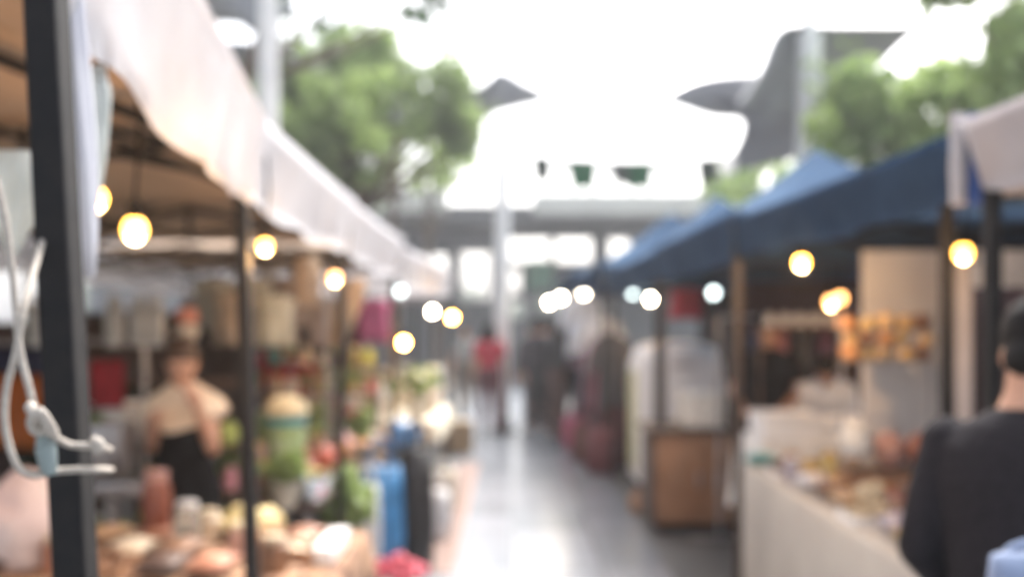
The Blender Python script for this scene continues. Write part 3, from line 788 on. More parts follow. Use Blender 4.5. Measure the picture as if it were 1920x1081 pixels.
# ------------------------------------------------------------------ lit bulbs
for (lab, px, py, Y, top, m_, r, *wt) in (
    ('warm lit bulb hanging highest, right beside the rolled white curtain', 180,372,1.95,2.2,M_bulbn,.021,2),
    ('large warm lit bulb low under the nearest left canopy', 253,430,2.25,2.22,M_bulbn,.026,6),
    ('warm lit bulb at the second leg of the left tents', 497,461,3.35,2.22,M_bulbn,.021,3),
    ('dim orange bulb under the second white canopy', 628,520,5.0,2.22,M_bulbo,.026,3),
    ('warm lit bulb hung low over the cream goods on the left', 757,641,7.3,2.2,M_bulb,.026,3),
    ('white lit bulb near the end of the white canopies', 811,583,8.6,2.15,M_bulbw,.025),
    ('warm lit bulb just right of the white one near the canopy end', 848,594,9.2,2.15,M_bulb,.025,4),
    ('cool pale bulb under the third white canopy', 751,545,8.2,2.15,M_bulbc,.03),
    ('bright warm bulb under the large blue canopy', 1503,492,4.7,2.12,M_bulbm,.028,5),
    ('tall warm lit bulb beside the dark leg behind the man', 1806,474,3.2,2.12,M_bulbn,.026,2),
    ('orange bulb deep inside the blue tents, left one of a close pair', 1558,566,6.4,2.15,M_bulbo,.035,3),
    ('dim orange bulb deep inside the blue tents, right one of a close pair', 1576,558,7.2,2.15,M_bulbo,.035),
    ('warm white bulb above the rounded freezer', 1220,560,10.4,2.15,M_bulbw,.03,5),
    ('pale greenish lamp left of the bulb above the freezer', 1187,549,12.5,2.2,M_bulbc,.04),
    ('cool white lamp in the fourth blue tent', 1095,550,13.6,2.2,M_bulbw,.04),
    ('white lamp at the far end of the blue tents, right one of two touching', 1052,558,15.0,2.2,M_bulbw,.04),
    ('white lamp at the far end of the blue tents, left one of two touching', 1030,566,15.6,2.2,M_bulbw,.04),
    ('pale lamp inside the third blue tent beside the red cloth', 1338,548,9.6,2.2,M_bulbc,.04),
    ('white lamp low at the far left of the aisle', 900,648,17.0,2.2,M_bulbc,.06),
    ):
    pendant(lab, px, py, Y, top, m_, r, *wt)
# wire strung for the two farthest lamps that hang off tents
def wire(label, a, b, sag=.1):
    m = MB(); A, B = Vector(a), Vector(b)
    m.tube([A.lerp(B,u)-Vector((0,0,sag*math.sin(PI*u))) for u in [i/12 for i in range(13)]], .005, n=5)
    tag(m.build('lamp_wire', M_black), label, 'wire')
wire('thin black wire strung along the left tents for the bulbs', (-.9,3.2,2.2), (-.75,22,2.22), .02)

# ------------------------------------------------------------------ right: snack stall goods
cols = {'gold':(.55,.36,.10),'cream':(.62,.52,.36),'tan':(.45,.29,.16),'pale yellow':(.60,.52,.20),'brown':(.20,.11,.07),'silver':(.62,.62,.66),'pink':(.58,.36,.34),'dark red':(.28,.07,.07),'white':(.75,.73,.70),'dull orange':(.52,.24,.09),'lilac grey':(.42,.38,.46)}
names = list(cols)
for r_i in range(5):
    x = 1.54+.235*r_i
    for c_i in range(11):
        y = 2.95+.27*c_i
        cn = random.choice(names if r_i else ['tan','brown','cream','silver','dark red','lilac grey','gold','pale yellow'])
        rr, gg, bb = cols[cn]
        loc = (x+random.uniform(-.03,.03), y+random.uniform(-.03,.03), .757)
        lab = '%s %s in the %s row from aisle, %s from near end' % (cn, '%s', ORD[r_i], ORD[c_i])
        k = random.random()
        if k < .55: packet(lab % 'snack packet', loc, cm(rr,gg,bb,.28), .17,.20,.09, random.uniform(-.5,.5), group='snack packets on the beige table')
        elif k < .8: tray(lab % 'tray of snacks', loc, .19,.22, M_whitep if random.random()<.5 else M_metal, cm(rr,gg,bb,.5), 34, .030, group='snack trays on the beige table', rz=random.uniform(-.2,.2))
        else: jar(lab % 'filled tub', loc, .075, .13, cm(rr,gg,bb,.4), cm(.6,.6,.6,.3), group='food tubs on the beige table', name='food_tub', cat='tub')
for i in range(26):
    cn = ('gold','tan','cream','brown','dull orange')[i%5]; x = 1.60+.20*(i%4)+random.uniform(-.03,.03); y = 3.3+.40*(i//4)+random.uniform(-.04,.04)
    bundle('%s bread heap lying among the packets, %s from aisle, %s from near end' % (cn, ORD[i%4], ORD[i//4]), (x, y, .80), random.uniform(.05,.075), cm(*cols[cn],.5), .75, 'bread_heap', 'bread', group='bread heaps on the beige table')
# woven trivet and green box at the aisle end
packet('teal packet at the far aisle corner of the snack table', (1.50,6.0,.757), cm(.20,.45,.45,.5), .2,.1,.08)
# tiered snack stand with orange goods
t = thing('snack_rack', 'wire rack with three tiers of orange and golden snack bags above the table', 'rack', (1.86, 4.95, .757))
b = MB()
for sx in (-.22,.22): b.tube([(sx,0,0),(sx,0,.92)], .008)
b.build('frame', M_metal, t)
for z in (.67,.745,.82):
    b = MB()
    for sy in (-.05,0,.05): b.tube([(-.23,sy,z-.004),(.23,sy,z-.004)], .004, n=6)
    b.tube([(0,-.06,z-.009),(0,.06,z-.009)], .004, n=6)
    b.build('shelf', M_metal, t)
oc = {'orange':(.62,.30,.11),'amber':(.58,.38,.16),'golden':(.62,.46,.22),'rusty':(.26,.13,.07),'honey coloured':(.55,.38,.20)}
for tier, z in (('lower',.757+.67),('middle',.757+.745),('upper',.757+.82)):
    for i in range(5):
        cn = list(oc)[(i*2+len(tier))%5]
        bundle('%s snack bag on the %s shelf of the wire rack, %s from the left' % (cn, tier, ORD[i]), (1.86-.18+.09*i+random.uniform(-.012,.012), 4.95+random.uniform(-.04,.04), z), random.uniform(.036,.055), cm(*oc[cn],.5), .9, 'snack_bag', 'snack bag', group='snack bags on the wire rack')
for i,(dx,cn,c_) in enumerate(((-.16,'white paper',(.75,.75,.72)),(0,'pinkish',(.55,.30,.24)),(.15,'brick red',(.42,.17,.11)))):
    bundle('%s bundle under the wire rack, %s from the left' % (cn, ORD[i]), (1.86+dx, 4.9, .757+.30*(1 if i==0 else .85)-.1), .075, cm(*c_,.6), 1.2)
    b = MB()
t = thing('riser_box', 'brown riser box under the bundles of the snack rack', 'box', (1.86,4.9,.757))
b = MB(); b.box((0,0,.075), (.46,.2,.14), bev=.006); b.build('body', M_wood, t)
b = MB(); b.box((0,0,.149), (.48,.22,.006)); b.build('lid', M_woodd, t, smooth=False)

# hanging things inside blue tents
M_red = cm(.42,.03,.05,.7)
garment('crimson cloth hanging beside the pale lamp in the third blue tent', at(1288,535,9.0), .34,.28, M_red, sleeves=False)
rail_c = [('black',(.02,.02,.022)),('dark grey',(.06,.06,.065)),('maroon',(.16,.04,.06)),('navy',(.03,.04,.10)),('plum',(.12,.05,.09)),('charcoal',(.04,.035,.04)),('dusty rose',(.36,.16,.18)),('brown',(.12,.07,.05))]
def rail(label, p0, p1, z):
    t = thing('clothes_rail', label, 'clothes rail', ((p0[0]+p1[0])/2, (p0[1]+p1[1])/2, .004))
    A, B = Vector((*p0,0)), Vector((*p1,0)); c = (A+B)/2
    b = MB(); b.tube([A-c+Vector((0,0,z)), B-c+Vector((0,0,z))], .013); b.build('bar', M_metal, t)
    for q in (A, B):
        b = MB(); b.tube([q-c+Vector((0,0,.02)), q-c+Vector((0,0,z))], .013)
        b.tube([q-c+Vector((-.22,0,.012)), q-c+Vector((.22,0,.012))], .012); b.build('stand', M_metal, t)
rail('clothes rail across the second blue tent behind the back table', (1.55,7.45), (3.1,7.45), 1.66)
for i in range(9):
    cn, c_ = rail_c[(i*3)%8]
    garment('%s garment on the rail behind the back table, %s from aisle' % (cn, ORD[i]), (1.68+.165*i, 7.45, 1.625), .34,.75, cm(*c_,.85), rz=1.2+random.uniform(-.15,.15), group='garments on the rail behind the back table')
rail('clothes rail along the aisle edge of the fourth blue tent', (1.12,10.95), (.98,13.1), 1.55)
rc2 = [('dark grey',(.09,.09,.10)),('dusty pink',(.42,.18,.22)),('maroon',(.20,.05,.07)),('plum',(.18,.08,.13)),('black',(.02,.02,.022)),('mauve',(.35,.22,.27)),('brown',(.16,.09,.07)),('navy',(.05,.06,.14)),('charcoal',(.05,.05,.055))]
for i in range(9):
    cn, c_ = rc2[i]
    garment('%s garment on the rail at the aisle edge, %s from near end' % (cn, ORD[i]), (1.11-.0142*i*1.1, 11.1+.22*i, 1.515), .38,.9, cm(*c_,.85), rz=.1+random.uniform(-.15,.15), group='garments on the aisle rail')
garment('pale blue shirt hanging high at the aisle edge of the fourth blue tent', (.86,12.0,1.98), .44,.72, cm(.66,.72,.80,.7), rz=.2)
garment('light grey blue jacket hanging just below and right of the pale blue shirt', (1.02,11.4,1.72), .42,.62, cm(.60,.64,.70,.7), rz=-.2)
for i in range(5):
    bundle('%s cloth heap on the clothes stall table, %s from near end' % (('pink','dark red','grey','mustard','plum')[i], ORD[i]), (1.35, 11.5+.8*i, .71), .20, cm(*((.45,.14,.22),(.25,.05,.07),(.3,.3,.32),(.5,.42,.12),(.2,.08,.14))[i],.85), .7, group='cloth heaps on the clothes stall table')
bag('pink striped bag on the floor before the clothes stall', (.84,13.0,.006), .36,.22,.42, cm(.50,.10,.18,.6))
bag('brown bag on the floor before the clothes stall', (.90,11.6,.006), .4,.22,.45, cm(.14,.06,.045,.7))
bag('dark red bag on the floor beside the freezer', (.98,10.75,.006), .36,.24,.5, cm(.14,.04,.05,.7))
bag('tan paper bag on the floor in front of the wooden counter', (1.12,8.55,.006), .22,.16,.16, cm(.45,.27,.17,.8))
for i in range(5):
    c_ = (.62,.64,.68)
    jar('small pale jar on a shelf in the second blue tent, %s from the left' % ORD[i], (1.84+.11*i, 7.12, 1.60), .035,.09, cm(*c_,.3), group='pale jars on the shelf')
t = thing('wall_shelf', 'dark shelf with small pale jars standing across the second blue tent', 'shelf', (2.08,7.12,.004))
b = MB(); b.box((0,0,1.585), (.66,.16,.02)); b.build('board', M_woodd, t, smooth=False)
for sx in (-.31,.31):
    b = MB(); b.tube([(sx,0,0),(sx,0,1.574)], .012, sq=True); b.build('upright', M_woodd, t, smooth=False)

# ------------------------------------------------------------------ left: near stall goods
bcol = {'brown':(.26,.14,.08),'tan':(.52,.34,.20),'terracotta':(.45,.20,.12),'cream':(.66,.56,.42),'dark brown':(.09,.05,.035),'pinkish':(.58,.38,.33),'chestnut':(.30,.13,.07)}
bn = list(bcol)
for r_i in range(3):
    for c_i in range(8):
        cn = bn[(r_i*3+c_i*2+(c_i//3))%7]; loc = (-.82-.19*c_i+random.uniform(-.02,.02), 3.42+.24*r_i+random.uniform(-.02,.02), .757)
        lab = '%s %%s on the low left table, %s row from front, %s from aisle' % (cn, ORD[r_i], ORD[c_i])
        if c_i == 4 and r_i == 1: continue
        k = (r_i*5+c_i*7) % 4
        if k == 0: jar(lab % 'small jar', loc, .05,.12, cm(*bcol[cn],.35), cm(.6,.5,.35,.4), group='small goods on the low left table')
        elif k == 1: tray(lab % 'tray of sweets', loc, .16,.2, M_wood, cm(*bcol[cn],.5), 16,.024, group='small goods on the low left table')
        else: packet(lab % 'paper packet', loc, cm(*bcol[cn],.6), .15,.18,.06, random.uniform(-.6,.6), group='small goods on the low left table')
foam('white plastic tub at the aisle end of the low left table', -.665, 3.68, .757, .07,.36,.06, M_whitep)
bundle('large white and pink cloth bundle at the left edge of the low table', (-1.74,3.50,.757), .16, mat('pinkish_white_cloth', (.72,.62,.60), .9, (.62,.50,.50), scale=4), 1.15)
jar('tall red brown canister on the low left table beside the woman', (-1.40,3.92,.757), .055,.27, cm(.24,.07,.04,.4), cm(.45,.25,.22,.5), name='canister', cat='canister')
jar('clear glass with white froth on the low left table in front of the woman', (-1.24,3.80,.757), .05,.17, M_glass, cm(.7,.7,.7,.3))
bundle('flat pale yellow loaf at the back of the low left table', (-1.06,4.0,.757), .13, cm(.60,.48,.22,.7), .5, 'loaf', 'bread')
t = thing('drinks_machine', 'grey metal drinks machine on a stand left of the woman in black', 'machine', (at(212,0,4.6).x, 4.6, .004))
b = MB(); b.box((0,0,1.03), (.16,.2,.24), bev=.015); b.build('housing', M_metal, t)
b = MB(); b.box((.03,-.01,.86), (.30,.24,.06), bev=.01); b.build('drip_tray', M_metal, t)
b = MB(); b.tube([(0,0,.0),(0,0,.83)], .03); b.tube([(-.15,0,.012),(.15,0,.012)], .012); b.build('stand', M_metal, t)
b = MB(); b.tube([(.05,-.1,1.0),(.06,-.14,.98),(.06,-.14,.93)], .012); b.build('spout', M_pole, t)

# hanging cloths and bags in the near stall
rail('steel rail with coloured cloths along the back of the near left stalls', (-3.0,4.75), (-1.75,4.75), 1.52)
for (px0, px1, z0, z1, c_, lab, Y) in ((-60,96,1.00,1.36,(.55,.16,.03),'orange cloth hanging low at the left edge behind the near leg',4.85),
                             (-60,100,1.37,1.50,(.02,.03,.09),'navy cloth folded over the rail above the orange one',4.80),
                             (168,235,1.20,1.44,(.40,.02,.04),'bright red cloth hanging from the rail right of the near leg',4.72)):
    a, c = at(px0,0,Y), at(px1,0,Y)
    curtain(lab, (a.x,Y), (c.x,Y), z0, z1, cm(*c_,.8), 5, .02, 'hanging_cloth', 'cloth')
for i, (px, w_) in enumerate(((72,.10),(215,.09),(262,.10),(292,.08))):
    p = at(px, 0, 4.7)
    bag('white plastic bag hung on the rail, %s from the left' % ORD[i], (p.x,4.70,1.50-.0), w_,.06,.20, cm(.46,.49,.50,.35,transl=.2), group='white plastic bags on the rail')
t = thing('basin', 'white plastic basin standing behind the near leg under the red cloth', 'basin', (at(240,0,5.0).x, 5.0, .004))
b = MB(); b.lathe([(.12,1.06),(.17,1.2),(.19,1.21),(.17,1.19),(.11,1.075)], n=24); b.build('bowl', M_whitep, t)
b = MB(); b.lathe([(.14,0),(.03,.03),(.03,1.04),(.1,1.062)], n=16); b.build('stand', M_metal, t)
t = thing('paper_lantern', 'coral and white lantern hanging above the woman in black', 'lantern', P(350, 602, 5.2))
b = MB(); b.lathe([(.02,-.01),(.055,.0),(.065,.03),(.05,.065),(.015,.075)], n=24); b.build('shade', cm(.72,.34,.28,.6,transl=.3), t)
b = MB(); b.lathe([(.02,-.10),(.05,-.09),(.062,-.045),(.04,-.014),(.02,-.012)], n=24); b.build('lower_shade', cm(.75,.72,.66,.6,transl=.3), t)
b = MB(); b.tube([(0,0,.11),(0,0,.62)], .004); b.build('cord', M_black, t)
for i, (px, py, Y, c_, cn) in enumerate(((400,560,5.8,(.34,.36,.34),'grey'),(440,585,5.6,(.40,.33,.27),'beige'),(470,560,5.9,(.42,.43,.38),'off white'),(515,590,5.8,(.6,.62,.55),'cream'),(545,560,6.2,(.35,.28,.24),'brown'),(700,600,7.0,(.60,.13,.25),'magenta pink'),(610,600,6.4,(.40,.32,.28),'taupe'))):
    p = at(px, py-45, Y)
    garment('%s garment hanging in the left tents, %s counting from the woman' % (cn, ORD[i]), p, .26,.30, cm(*c_,.8), sleeves=False)
rail('rail for hanging cloths in the third left tent', (-2.9,5.95), (-1.1,5.95), 1.93)

# ------------------------------------------------------------------ left: middle stall goods
t = thing('glass_dispenser', 'big glass jar with cream cover, teal band and green filling on the produce table', 'jar', (-1.20,5.28,.70))
t.scale = (1,1,.88)
b = MB(); b.lathe([(.085,0),(.10,.03),(.105,.40),(.095,.43)], n=26); b.build('body', mat('green_filling', (.22,.34,.12), .25, (.42,.48,.35), scale=9), t)
b = MB(); b.lathe([(.098,.432),(.112,.44),(.112,.475),(.098,.48)], n=26); b.build('band', cm(.06,.32,.36,.5), t)
b = MB(); b.lathe([(.105,.482),(.118,.50),(.105,.56),(.06,.60),(.01,.61)], n=26); b.build('cover', cm(.70,.62,.42,.8), t)
t = thing('bowl', 'shiny steel bowl catching the light beside the big jar', 'bowl', (-1.03,5.05,.705))
b = MB(); b.lathe([(.04,0),(.10,.06),(.12,.13),(.11,.13),(.09,.06),(.03,.012)], n=26); b.build('basin', mat('polished_steel', (.85,.86,.88), .12, metal=1.0), t)
b = MB(); b.tube([(.12*math.cos(a),.12*math.sin(a),.13) for a in [2*PI*i/24 for i in range(25)]], .006); b.build('rim', M_metal, t)
gc = {'green':(.16,.30,.08),'red':(.50,.10,.06),'orange':(.62,.25,.07),'yellow':(.62,.48,.12),'white':(.72,.70,.66),'brown':(.20,.11,.06),'pink':(.60,.32,.32),'dark green':(.06,.12,.04)}
gn = list(gc)
for r_i in range(3):
    for c_i in range(5):
        cn = gn[(r_i*5+c_i*3)%8]; x = -1.12-.25*r_i; y = 5.15+.29*c_i
        if r_i == 0 and c_i == 0: continue
        if r_i <= 1 and c_i == 0: x -= .12
        basket('basket of %s produce on the dark table, %s row from aisle, %s from near end' % (cn, ORD[r_i], ORD[c_i]), (x,y,.70), .11,.09, M_wood, cm(*gc[cn],.5), group='produce baskets on the dark table')
for r_i in range(3):
    for c_i in range(3):
        cn = gn[(r_i*3+c_i*5+2)%8]; x = -1.08-.38*r_i; y = 6.9+.26*c_i
        if (r_i+c_i)%2: plant('plant with %s flowers on higher left table, %s from aisle, %s from near end' % (cn, ORD[r_i], ORD[c_i]), (x,y,.62), .08,.34, cm(.3,.15,.1,.7), flower=cm(*gc[cn],.6), n=40)
        else: basket('basket of %s goods on higher left table, %s from aisle, %s from near end' % (cn, ORD[r_i], ORD[c_i]), (x,y,.62), .13,.16, cm(.42,.30,.18,.7), cm(*gc[cn],.5), group='baskets on the higher left table')
plant('green leafy plant in a pale pot standing at the aisle edge left', (-.93,5.55,.30), .12,.46, cm(.55,.55,.48,.6), n=90, ls=.06)
t = thing('wooden_crate', 'upturned wooden crate under the leafy plant at the aisle edge', 'crate', (-.93,5.55,.004))
b = MB(); b.box((0,0,.147), (.28,.34,.294), bev=.006); b.build('body', M_wood, t)
b = MB()
for z in (.06,.15,.24): b.box((0,-.176,z), (.27,.012,.06)); 
for z in (.06,.15,.24): b.box((.146,0,z), (.012,.33,.06))
b.build('slats', M_woodd, t, smooth=False)
k_ = 0
for (x, y, z, cn) in ((-1.05,5.62,.80,'red'),(-1.02,5.95,.80,'orange'),(-1.30,5.62,.80,'yellow'),(-1.28,5.98,.80,'red'),(-1.06,6.28,.80,'pink'),(-1.55,5.80,.80,'green')):
    bundle('%s paper wrapped bunch on top of the produce baskets, %s from near end' % (cn, ORD[k_]), (x,y,z), .055, cm(*gc[cn],.5), 1.2, 'wrapped_bunch', 'bunch', group='bunches on the produce baskets'); k_ += 1
plant('bushy lime green plant at the near corner of the produce table', (-1.12,4.93,.70), .07,.30, cm(.5,.48,.4,.6), n=60, ls=.05)
plant('yellow flowered plant between the big jar and the woman in black', (-1.38,5.08,.70), .08,.32, cm(.2,.1,.06,.7), n=50, ls=.05, flower=cm(.62,.48,.10,.6))
# bags at the aisle edge
bag('tall blue shopping bag leaning at the left edge of the aisle', (-.82,6.2,.006), .30,.18,.72, cm(.04,.20,.44,.45), .5)
bag('white shopping bag hanging in front of the blue one', (-.86,5.9,.20), .16,.12,.46, cm(.68,.70,.72,.5), .4)
b_ = None
bag('black bag standing on the floor right of the blue bag', (-.62,6.5,.006), .22,.24,.78, cm(.012,.012,.014,.6), .3, name='black_bag')
bundle('blue plastic bag of goods resting on the black bag', (-.72,6.62,.80), .10, cm(.12,.30,.58,.3), 1.0, 'plastic_bag', 'plastic bag')
bag('white plastic bag on the floor behind the black bag', (-.58,7.5,.006), .24,.2,.36, cm(.72,.74,.76,.4))
bag('small cream bag on the floor farther along the left edge', (-.60,8.7,.006), .24,.2,.34, cm(.66,.60,.50,.6))
t = thing('flower_bucket', 'bucket of crimson pink flowers on the floor at the left of the aisle', 'bucket', (-.60,5.15,.004))
b = MB(); b.lathe([(.10,0),(.14,.24),(.15,.245),(.135,.24),(.095,.02)], n=22); b.build('bucket', cm(.66,.62,.55,.6), t)
b = MB()
for _ in range(60):
    a = random.uniform(0,6.28); q = .15*random.random()**.5
    b.ball((q*math.cos(a), q*math.sin(a), .30+.14*random.random()*(1-q/.2)), random.uniform(.02,.035), sub=1)
b.build('blossoms', mat('crimson_flowers', (.62,.10,.15), .6, (.45,.04,.08), scale=14), t)
t = thing('floor_mat', 'pale pink runner mat lying along the left edge of the aisle', 'mat', (-.50,9.0,.0045))
b = MB(); b.box((0,0,.004), (.24,5.2,.007), bev=.002); b.build('weave', cm(.30,.225,.20,.95,spec=.1), t)
b = MB()
for sx in (-.115,.115): b.box((sx,0,.0095), (.012,5.18,.003))
b.build('border', cm(.5,.35,.3,.8), t, smooth=False)
t = thing('wooden_crate', 'dark brown wooden crate standing in front of the cream covered table', 'crate', (-1.25,8.05,.004))
b = MB(); b.box((0,0,.32), (.62,.26,.62), bev=.006); b.build('body', M_woodd, t)
b = MB(); b.box((0,0,.642), (.66,.30,.02), bev=.004); b.build('lid', M_wood, t)
# cream goods
cg = {'cream':(.70,.64,.48),'pale yellow':(.68,.62,.30),'white':(.76,.75,.72),'pale green':(.45,.52,.25),'pink':(.62,.36,.36),'beige':(.58,.48,.36)}
cgn = list(cg)
for r_i in range(4):
    for c_i in range(5):
        cn = cgn[(r_i*2+c_i*5)%6]; x = -.80-.34*r_i; y = 8.5+.36*c_i
        lab = '%s %%s on the cream cloth, %s row from aisle, %s from near end' % (cn, ORD[r_i], ORD[c_i])
        if (r_i+c_i)%3 == 0: plant(lab % 'flower arrangement', (x,y,.807), .09,.40, cm(.7,.68,.6,.6), M_leaf2, 40, .05, cm(*cg[cn],.6))
        elif (r_i+c_i)%3 == 1: jar(lab % 'tall jar', (x,y,.807), .075,.32, cm(*cg[cn],.35), cm(.7,.65,.5,.4), group='tall jars on the cream cloth')
        else: basket(lab % 'heaped basket', (x,y,.807), .13,.14, cm(.6,.5,.34,.7), cm(*cg[cn],.6), group='heaped baskets on the cream cloth')
for i in range(8):
    cn = ('brown','tan','grey','dark brown','white','olive','tan','brown')[i]
    c_ = {'brown':(.26,.16,.09),'tan':(.5,.38,.24),'grey':(.35,.35,.34),'dark brown':(.12,.08,.05),'white':(.7,.7,.68),'olive':(.26,.28,.10)}[cn]
    basket('%s basket on the last left table, %s %s from near end' % (cn, ('aisle side,','back row,')[i%2], ORD[i//2]), (-1.02-.4*(i%2), 11.3+.8*(i//2), .80), .17,.22, cm(*c_,.7), cm(*c_,.6), group='baskets on the last left table')
t = thing('cardboard_box', 'brown cardboard box on the floor by the last left table', 'box', (-.72,12.6,.004), .2)
b = MB(); b.box((0,0,.2), (.4,.4,.4), bev=.005); b.build('carton', cm(.38,.27,.16,.8), t)
b = MB(); b.box((0,0,.402), (.06,.402,.003)); b.build('tape', cm(.55,.45,.25,.3), t, smooth=False)

# small goods racks in the left stalls
def goods_rack(label, x0, x1, y, zs, items, prefix, group):
    t = thing('display_rack', label, 'rack', ((x0+x1)/2, y, .004))
    W_ = x1-x0
    b = MB()
    for sx in (-W_/2, W_/2): b.tube([(sx,0,0),(sx,0,max(zs)+.3)], .012, sq=True)
    b.box((0,0,max(zs)+.3), (W_+.03,.03,.03)); b.build('frame', M_woodd, t, smooth=False)
    for z in zs:
        b = MB(); b.box((0,0,z-.01), (W_-.03,.2,.016)); b.build('shelf', M_woodd, t, smooth=False)
    for k, z in enumerate(zs):
        for i in range(items):
            cn = pal[(k*4+i*3+len(prefix)) % len(pal)]; x = x0+W_*(i+.5)/items+random.uniform(-.01,.01)
            lab = '%s %%s on the %s shelf, %s, %s from the left' % (cn, ORD[k], prefix, ORD[i])
            m_ = cm(*PAL[cn], .55); q = (k+i) % 3
            if q == 0: jar(lab % 'jar', (x, y, z+.002), .035, random.uniform(.10,.15), m_, cm(*PAL[pal[(i+5)%len(pal)]],.4), group=group)
            elif q == 1: bundle(lab % 'soft toy', (x, y, z), random.uniform(.04,.055), m_, 1.3, 'soft_toy', 'soft toy', group=group)
            else: plant(lab % 'little plant', (x, y, z+.002), .035, .15, m_, n=22, ls=.03)
PAL = {'rose pink':(.62,.28,.32),'olive':(.35,.36,.16),'cream':(.72,.66,.50),'crimson':(.45,.05,.10),'lime':(.45,.55,.15),'white':(.76,.76,.74),'teal':(.10,.35,.36),'amber':(.62,.36,.10),'brown':(.20,.11,.07),'pale grey':(.5,.5,.48)}
pal = list(PAL)
goods_rack('rack of small colourful goods standing behind the higher left table', -2.15, -1.05, 7.75, (.85,1.08,1.30), 9, 'rack behind the plants', 'goods on the rack behind the plants')
goods_rack('low rack of small colourful goods right of the woman in black', -2.1, -1.32, 4.87, (.55,.80,1.02), 6, 'rack beside the woman', 'goods on the rack beside the woman')

# ------------------------------------------------------------------ people
def smooth(a, b, x):
    t_ = max(0, min(1, (x-a)/(b-a))); return t_*t_*(3-2*t_)
def person(label, loc, rz, h=1.68, skin=None, hair=None, top=None, bottom=None, arms=None, lean=0.0, turn=0.0, nod=0.0, hairstyle='short', dress=False, sleeve='short', legs=None, voxel=.011, cape=None, shoes=None, w=1.0, mat_pants_full=True):
    # local frame: faces -Y, feet at the origin
    t = thing('person', label, 'person', loc, rz)
    s = h/1.70
    skin = skin or M_skin; hair = hair or M_hair
    piv = Vector((0,0,.93)); hp = Vector((0,.01,1.50))
    def body(p):
        p = Vector(p); k = smooth(.85, 1.15, p.z)
        q = p-piv; q = Matrix.Rotation(lean*k, 3, 'X') @ q
        return (q+piv)*s
    def headf(p):
        q = Vector(p)-hp; q = Matrix.Rotation(turn, 3, 'Z') @ (Matrix.Rotation(nod, 3, 'X') @ q)
        return body(q+hp)
    arms = arms or [((-.23,.02,1.12),(-.25,-.06,.87)), ((.23,.02,1.12),(.25,-.06,.87))]
    legs = legs or [((-.10,0,.48),(-.11,.02,.08)), ((.10,-.0,.48),(.11,.02,.08))]
    TOR = [(0,0,.875,.12,.09),(0,0,.90,.150,.108),(0,0,.97,.158,.115),(0,0,1.07,.138,.10),(0,-.004,1.18,.155,.112),(0,-.004,1.28,.172,.115),(0,0,1.36,.165,.10),(0,.004,1.41,.125,.08),(0,.008,1.445,.07,.065),(0,.008,1.49,.054,.057),(0,.0,1.54,.052,.055)]
    TOR = [(a,b,c,d*w,e*w) for a,b,c,d,e in TOR]
    b = MB()
    b.loft(TOR, 28, body)
    b.loft([(0,-.045,1.465,.026,.022),(0,-.035,1.485,.046,.052),(0,-.018,1.515,.060,.078),(0,-.008,1.55,.068,.090),(0,0,1.59,.074,.097),(0,.004,1.63,.074,.095),(0,.006,1.665,.062,.078),(0,.006,1.69,.035,.045),(0,.006,1.70,.01,.012)], 24, headf)
    b.tube([(0,-.098,1.60),(0,-.112,1.575),(0,-.120,1.556),(0,-.100,1.545)], [.008,.011,.015,.010], n=8, fn=headf)   # nose
    b.ball((0,-.092,1.513), .024,.012,.009, 2, headf)          # lips
    b.ball((0,-.078,1.482), .022,.016,.016, 2, headf)          # chin
    for sx in (-1,1):
        b.ball((sx*.077,.01,1.575), .010,.022,.032, 2, headf)  # ears
        b.ball((sx*.032,-.085,1.607), .022,.010,.006, 2, headf)
    for (e_, w_), sx in zip(arms, (-1,1)):
        sh = Vector((sx*.165*w,0,1.375)); e = Vector(e_); wr = Vector(w_)
        b.ball(sh-Vector((0,0,.012)), .046,.046,.046, 2, body)
        b.tube([sh-Vector((0,0,.012)), sh.lerp(e,.35), sh.lerp(e,.8), e], [.045,.044,.040,.036], n=14, fn=body)
        b.ball(e, .039, fn=body)
        b.tube([e, e.lerp(wr,.3), wr], [.039,.038,.025], n=14, fn=body)
        d = (wr-e).normalized(); side = d.cross(Vector((0,0,1)));  side = side.normalized() if side.length > .2 else Vector((0,1,0))
        side = Vector((0,1,0))-d*d.y; side = side.normalized() if side.length > .2 else Vector((1,0,0))
        nrm = d.cross(side).normalized()
        pc = wr+d*.05
        b.tube([wr, wr+d*.03, wr+d*.085], [.025,.034,.031], n=12, fn=body)
        curl = nrm*(-1 if nrm.x*sx > 0 else 1)
        for k, (o_, ln) in enumerate(((-.028,.066),(-.009,.076),(.010,.071),(.028,.056))):
            f0 = wr+d*.08+side*o_; f1 = f0+d*ln*.45+curl*.008; f2 = f1+d*ln*.3+curl*.018; f3 = f2+d*ln*.18+curl*.022
            b.tube([f0,f1,f2,f3], [.0105,.0095,.0085,.006], n=8, fn=body)
        f0 = wr+d*.03-side*.02; b.tube([f0, f0-side*.03+d*.03+curl*.01, f0-side*.035+d*.06+curl*.02], [.013,.011,.008], n=8, fn=body)
    for (k_, a_), sx in zip(legs, (-1,1)):
        hip = Vector((sx*.088,0,.88)); k = Vector(k_); a = Vector(a_)
        b.tube([hip, hip.lerp(k,.4), k], [.074,.070,.053], n=16, fn=body)
        b.ball(k, .055, fn=body)
        b.tube([k, k.lerp(a,.3)+Vector((0,.012,0)), a, a-Vector((0,0,.04))], [.054,.054,.036,.036], n=14, fn=body)
        b.ball(a+Vector((0,-.05,-.045)), .04,.11,.033, 2, body)
    o = b.build('body', skin, t); remesh(o, voxel, 3)
    # eyes
    for sx in (-1,1):
        b = MB(); b.ball((sx*.032,-.0885,1.590), .013,.008,.008, 2, headf); b.build('eye', cm(.07,.05,.045,.35), t)
    # hair
    b = MB()
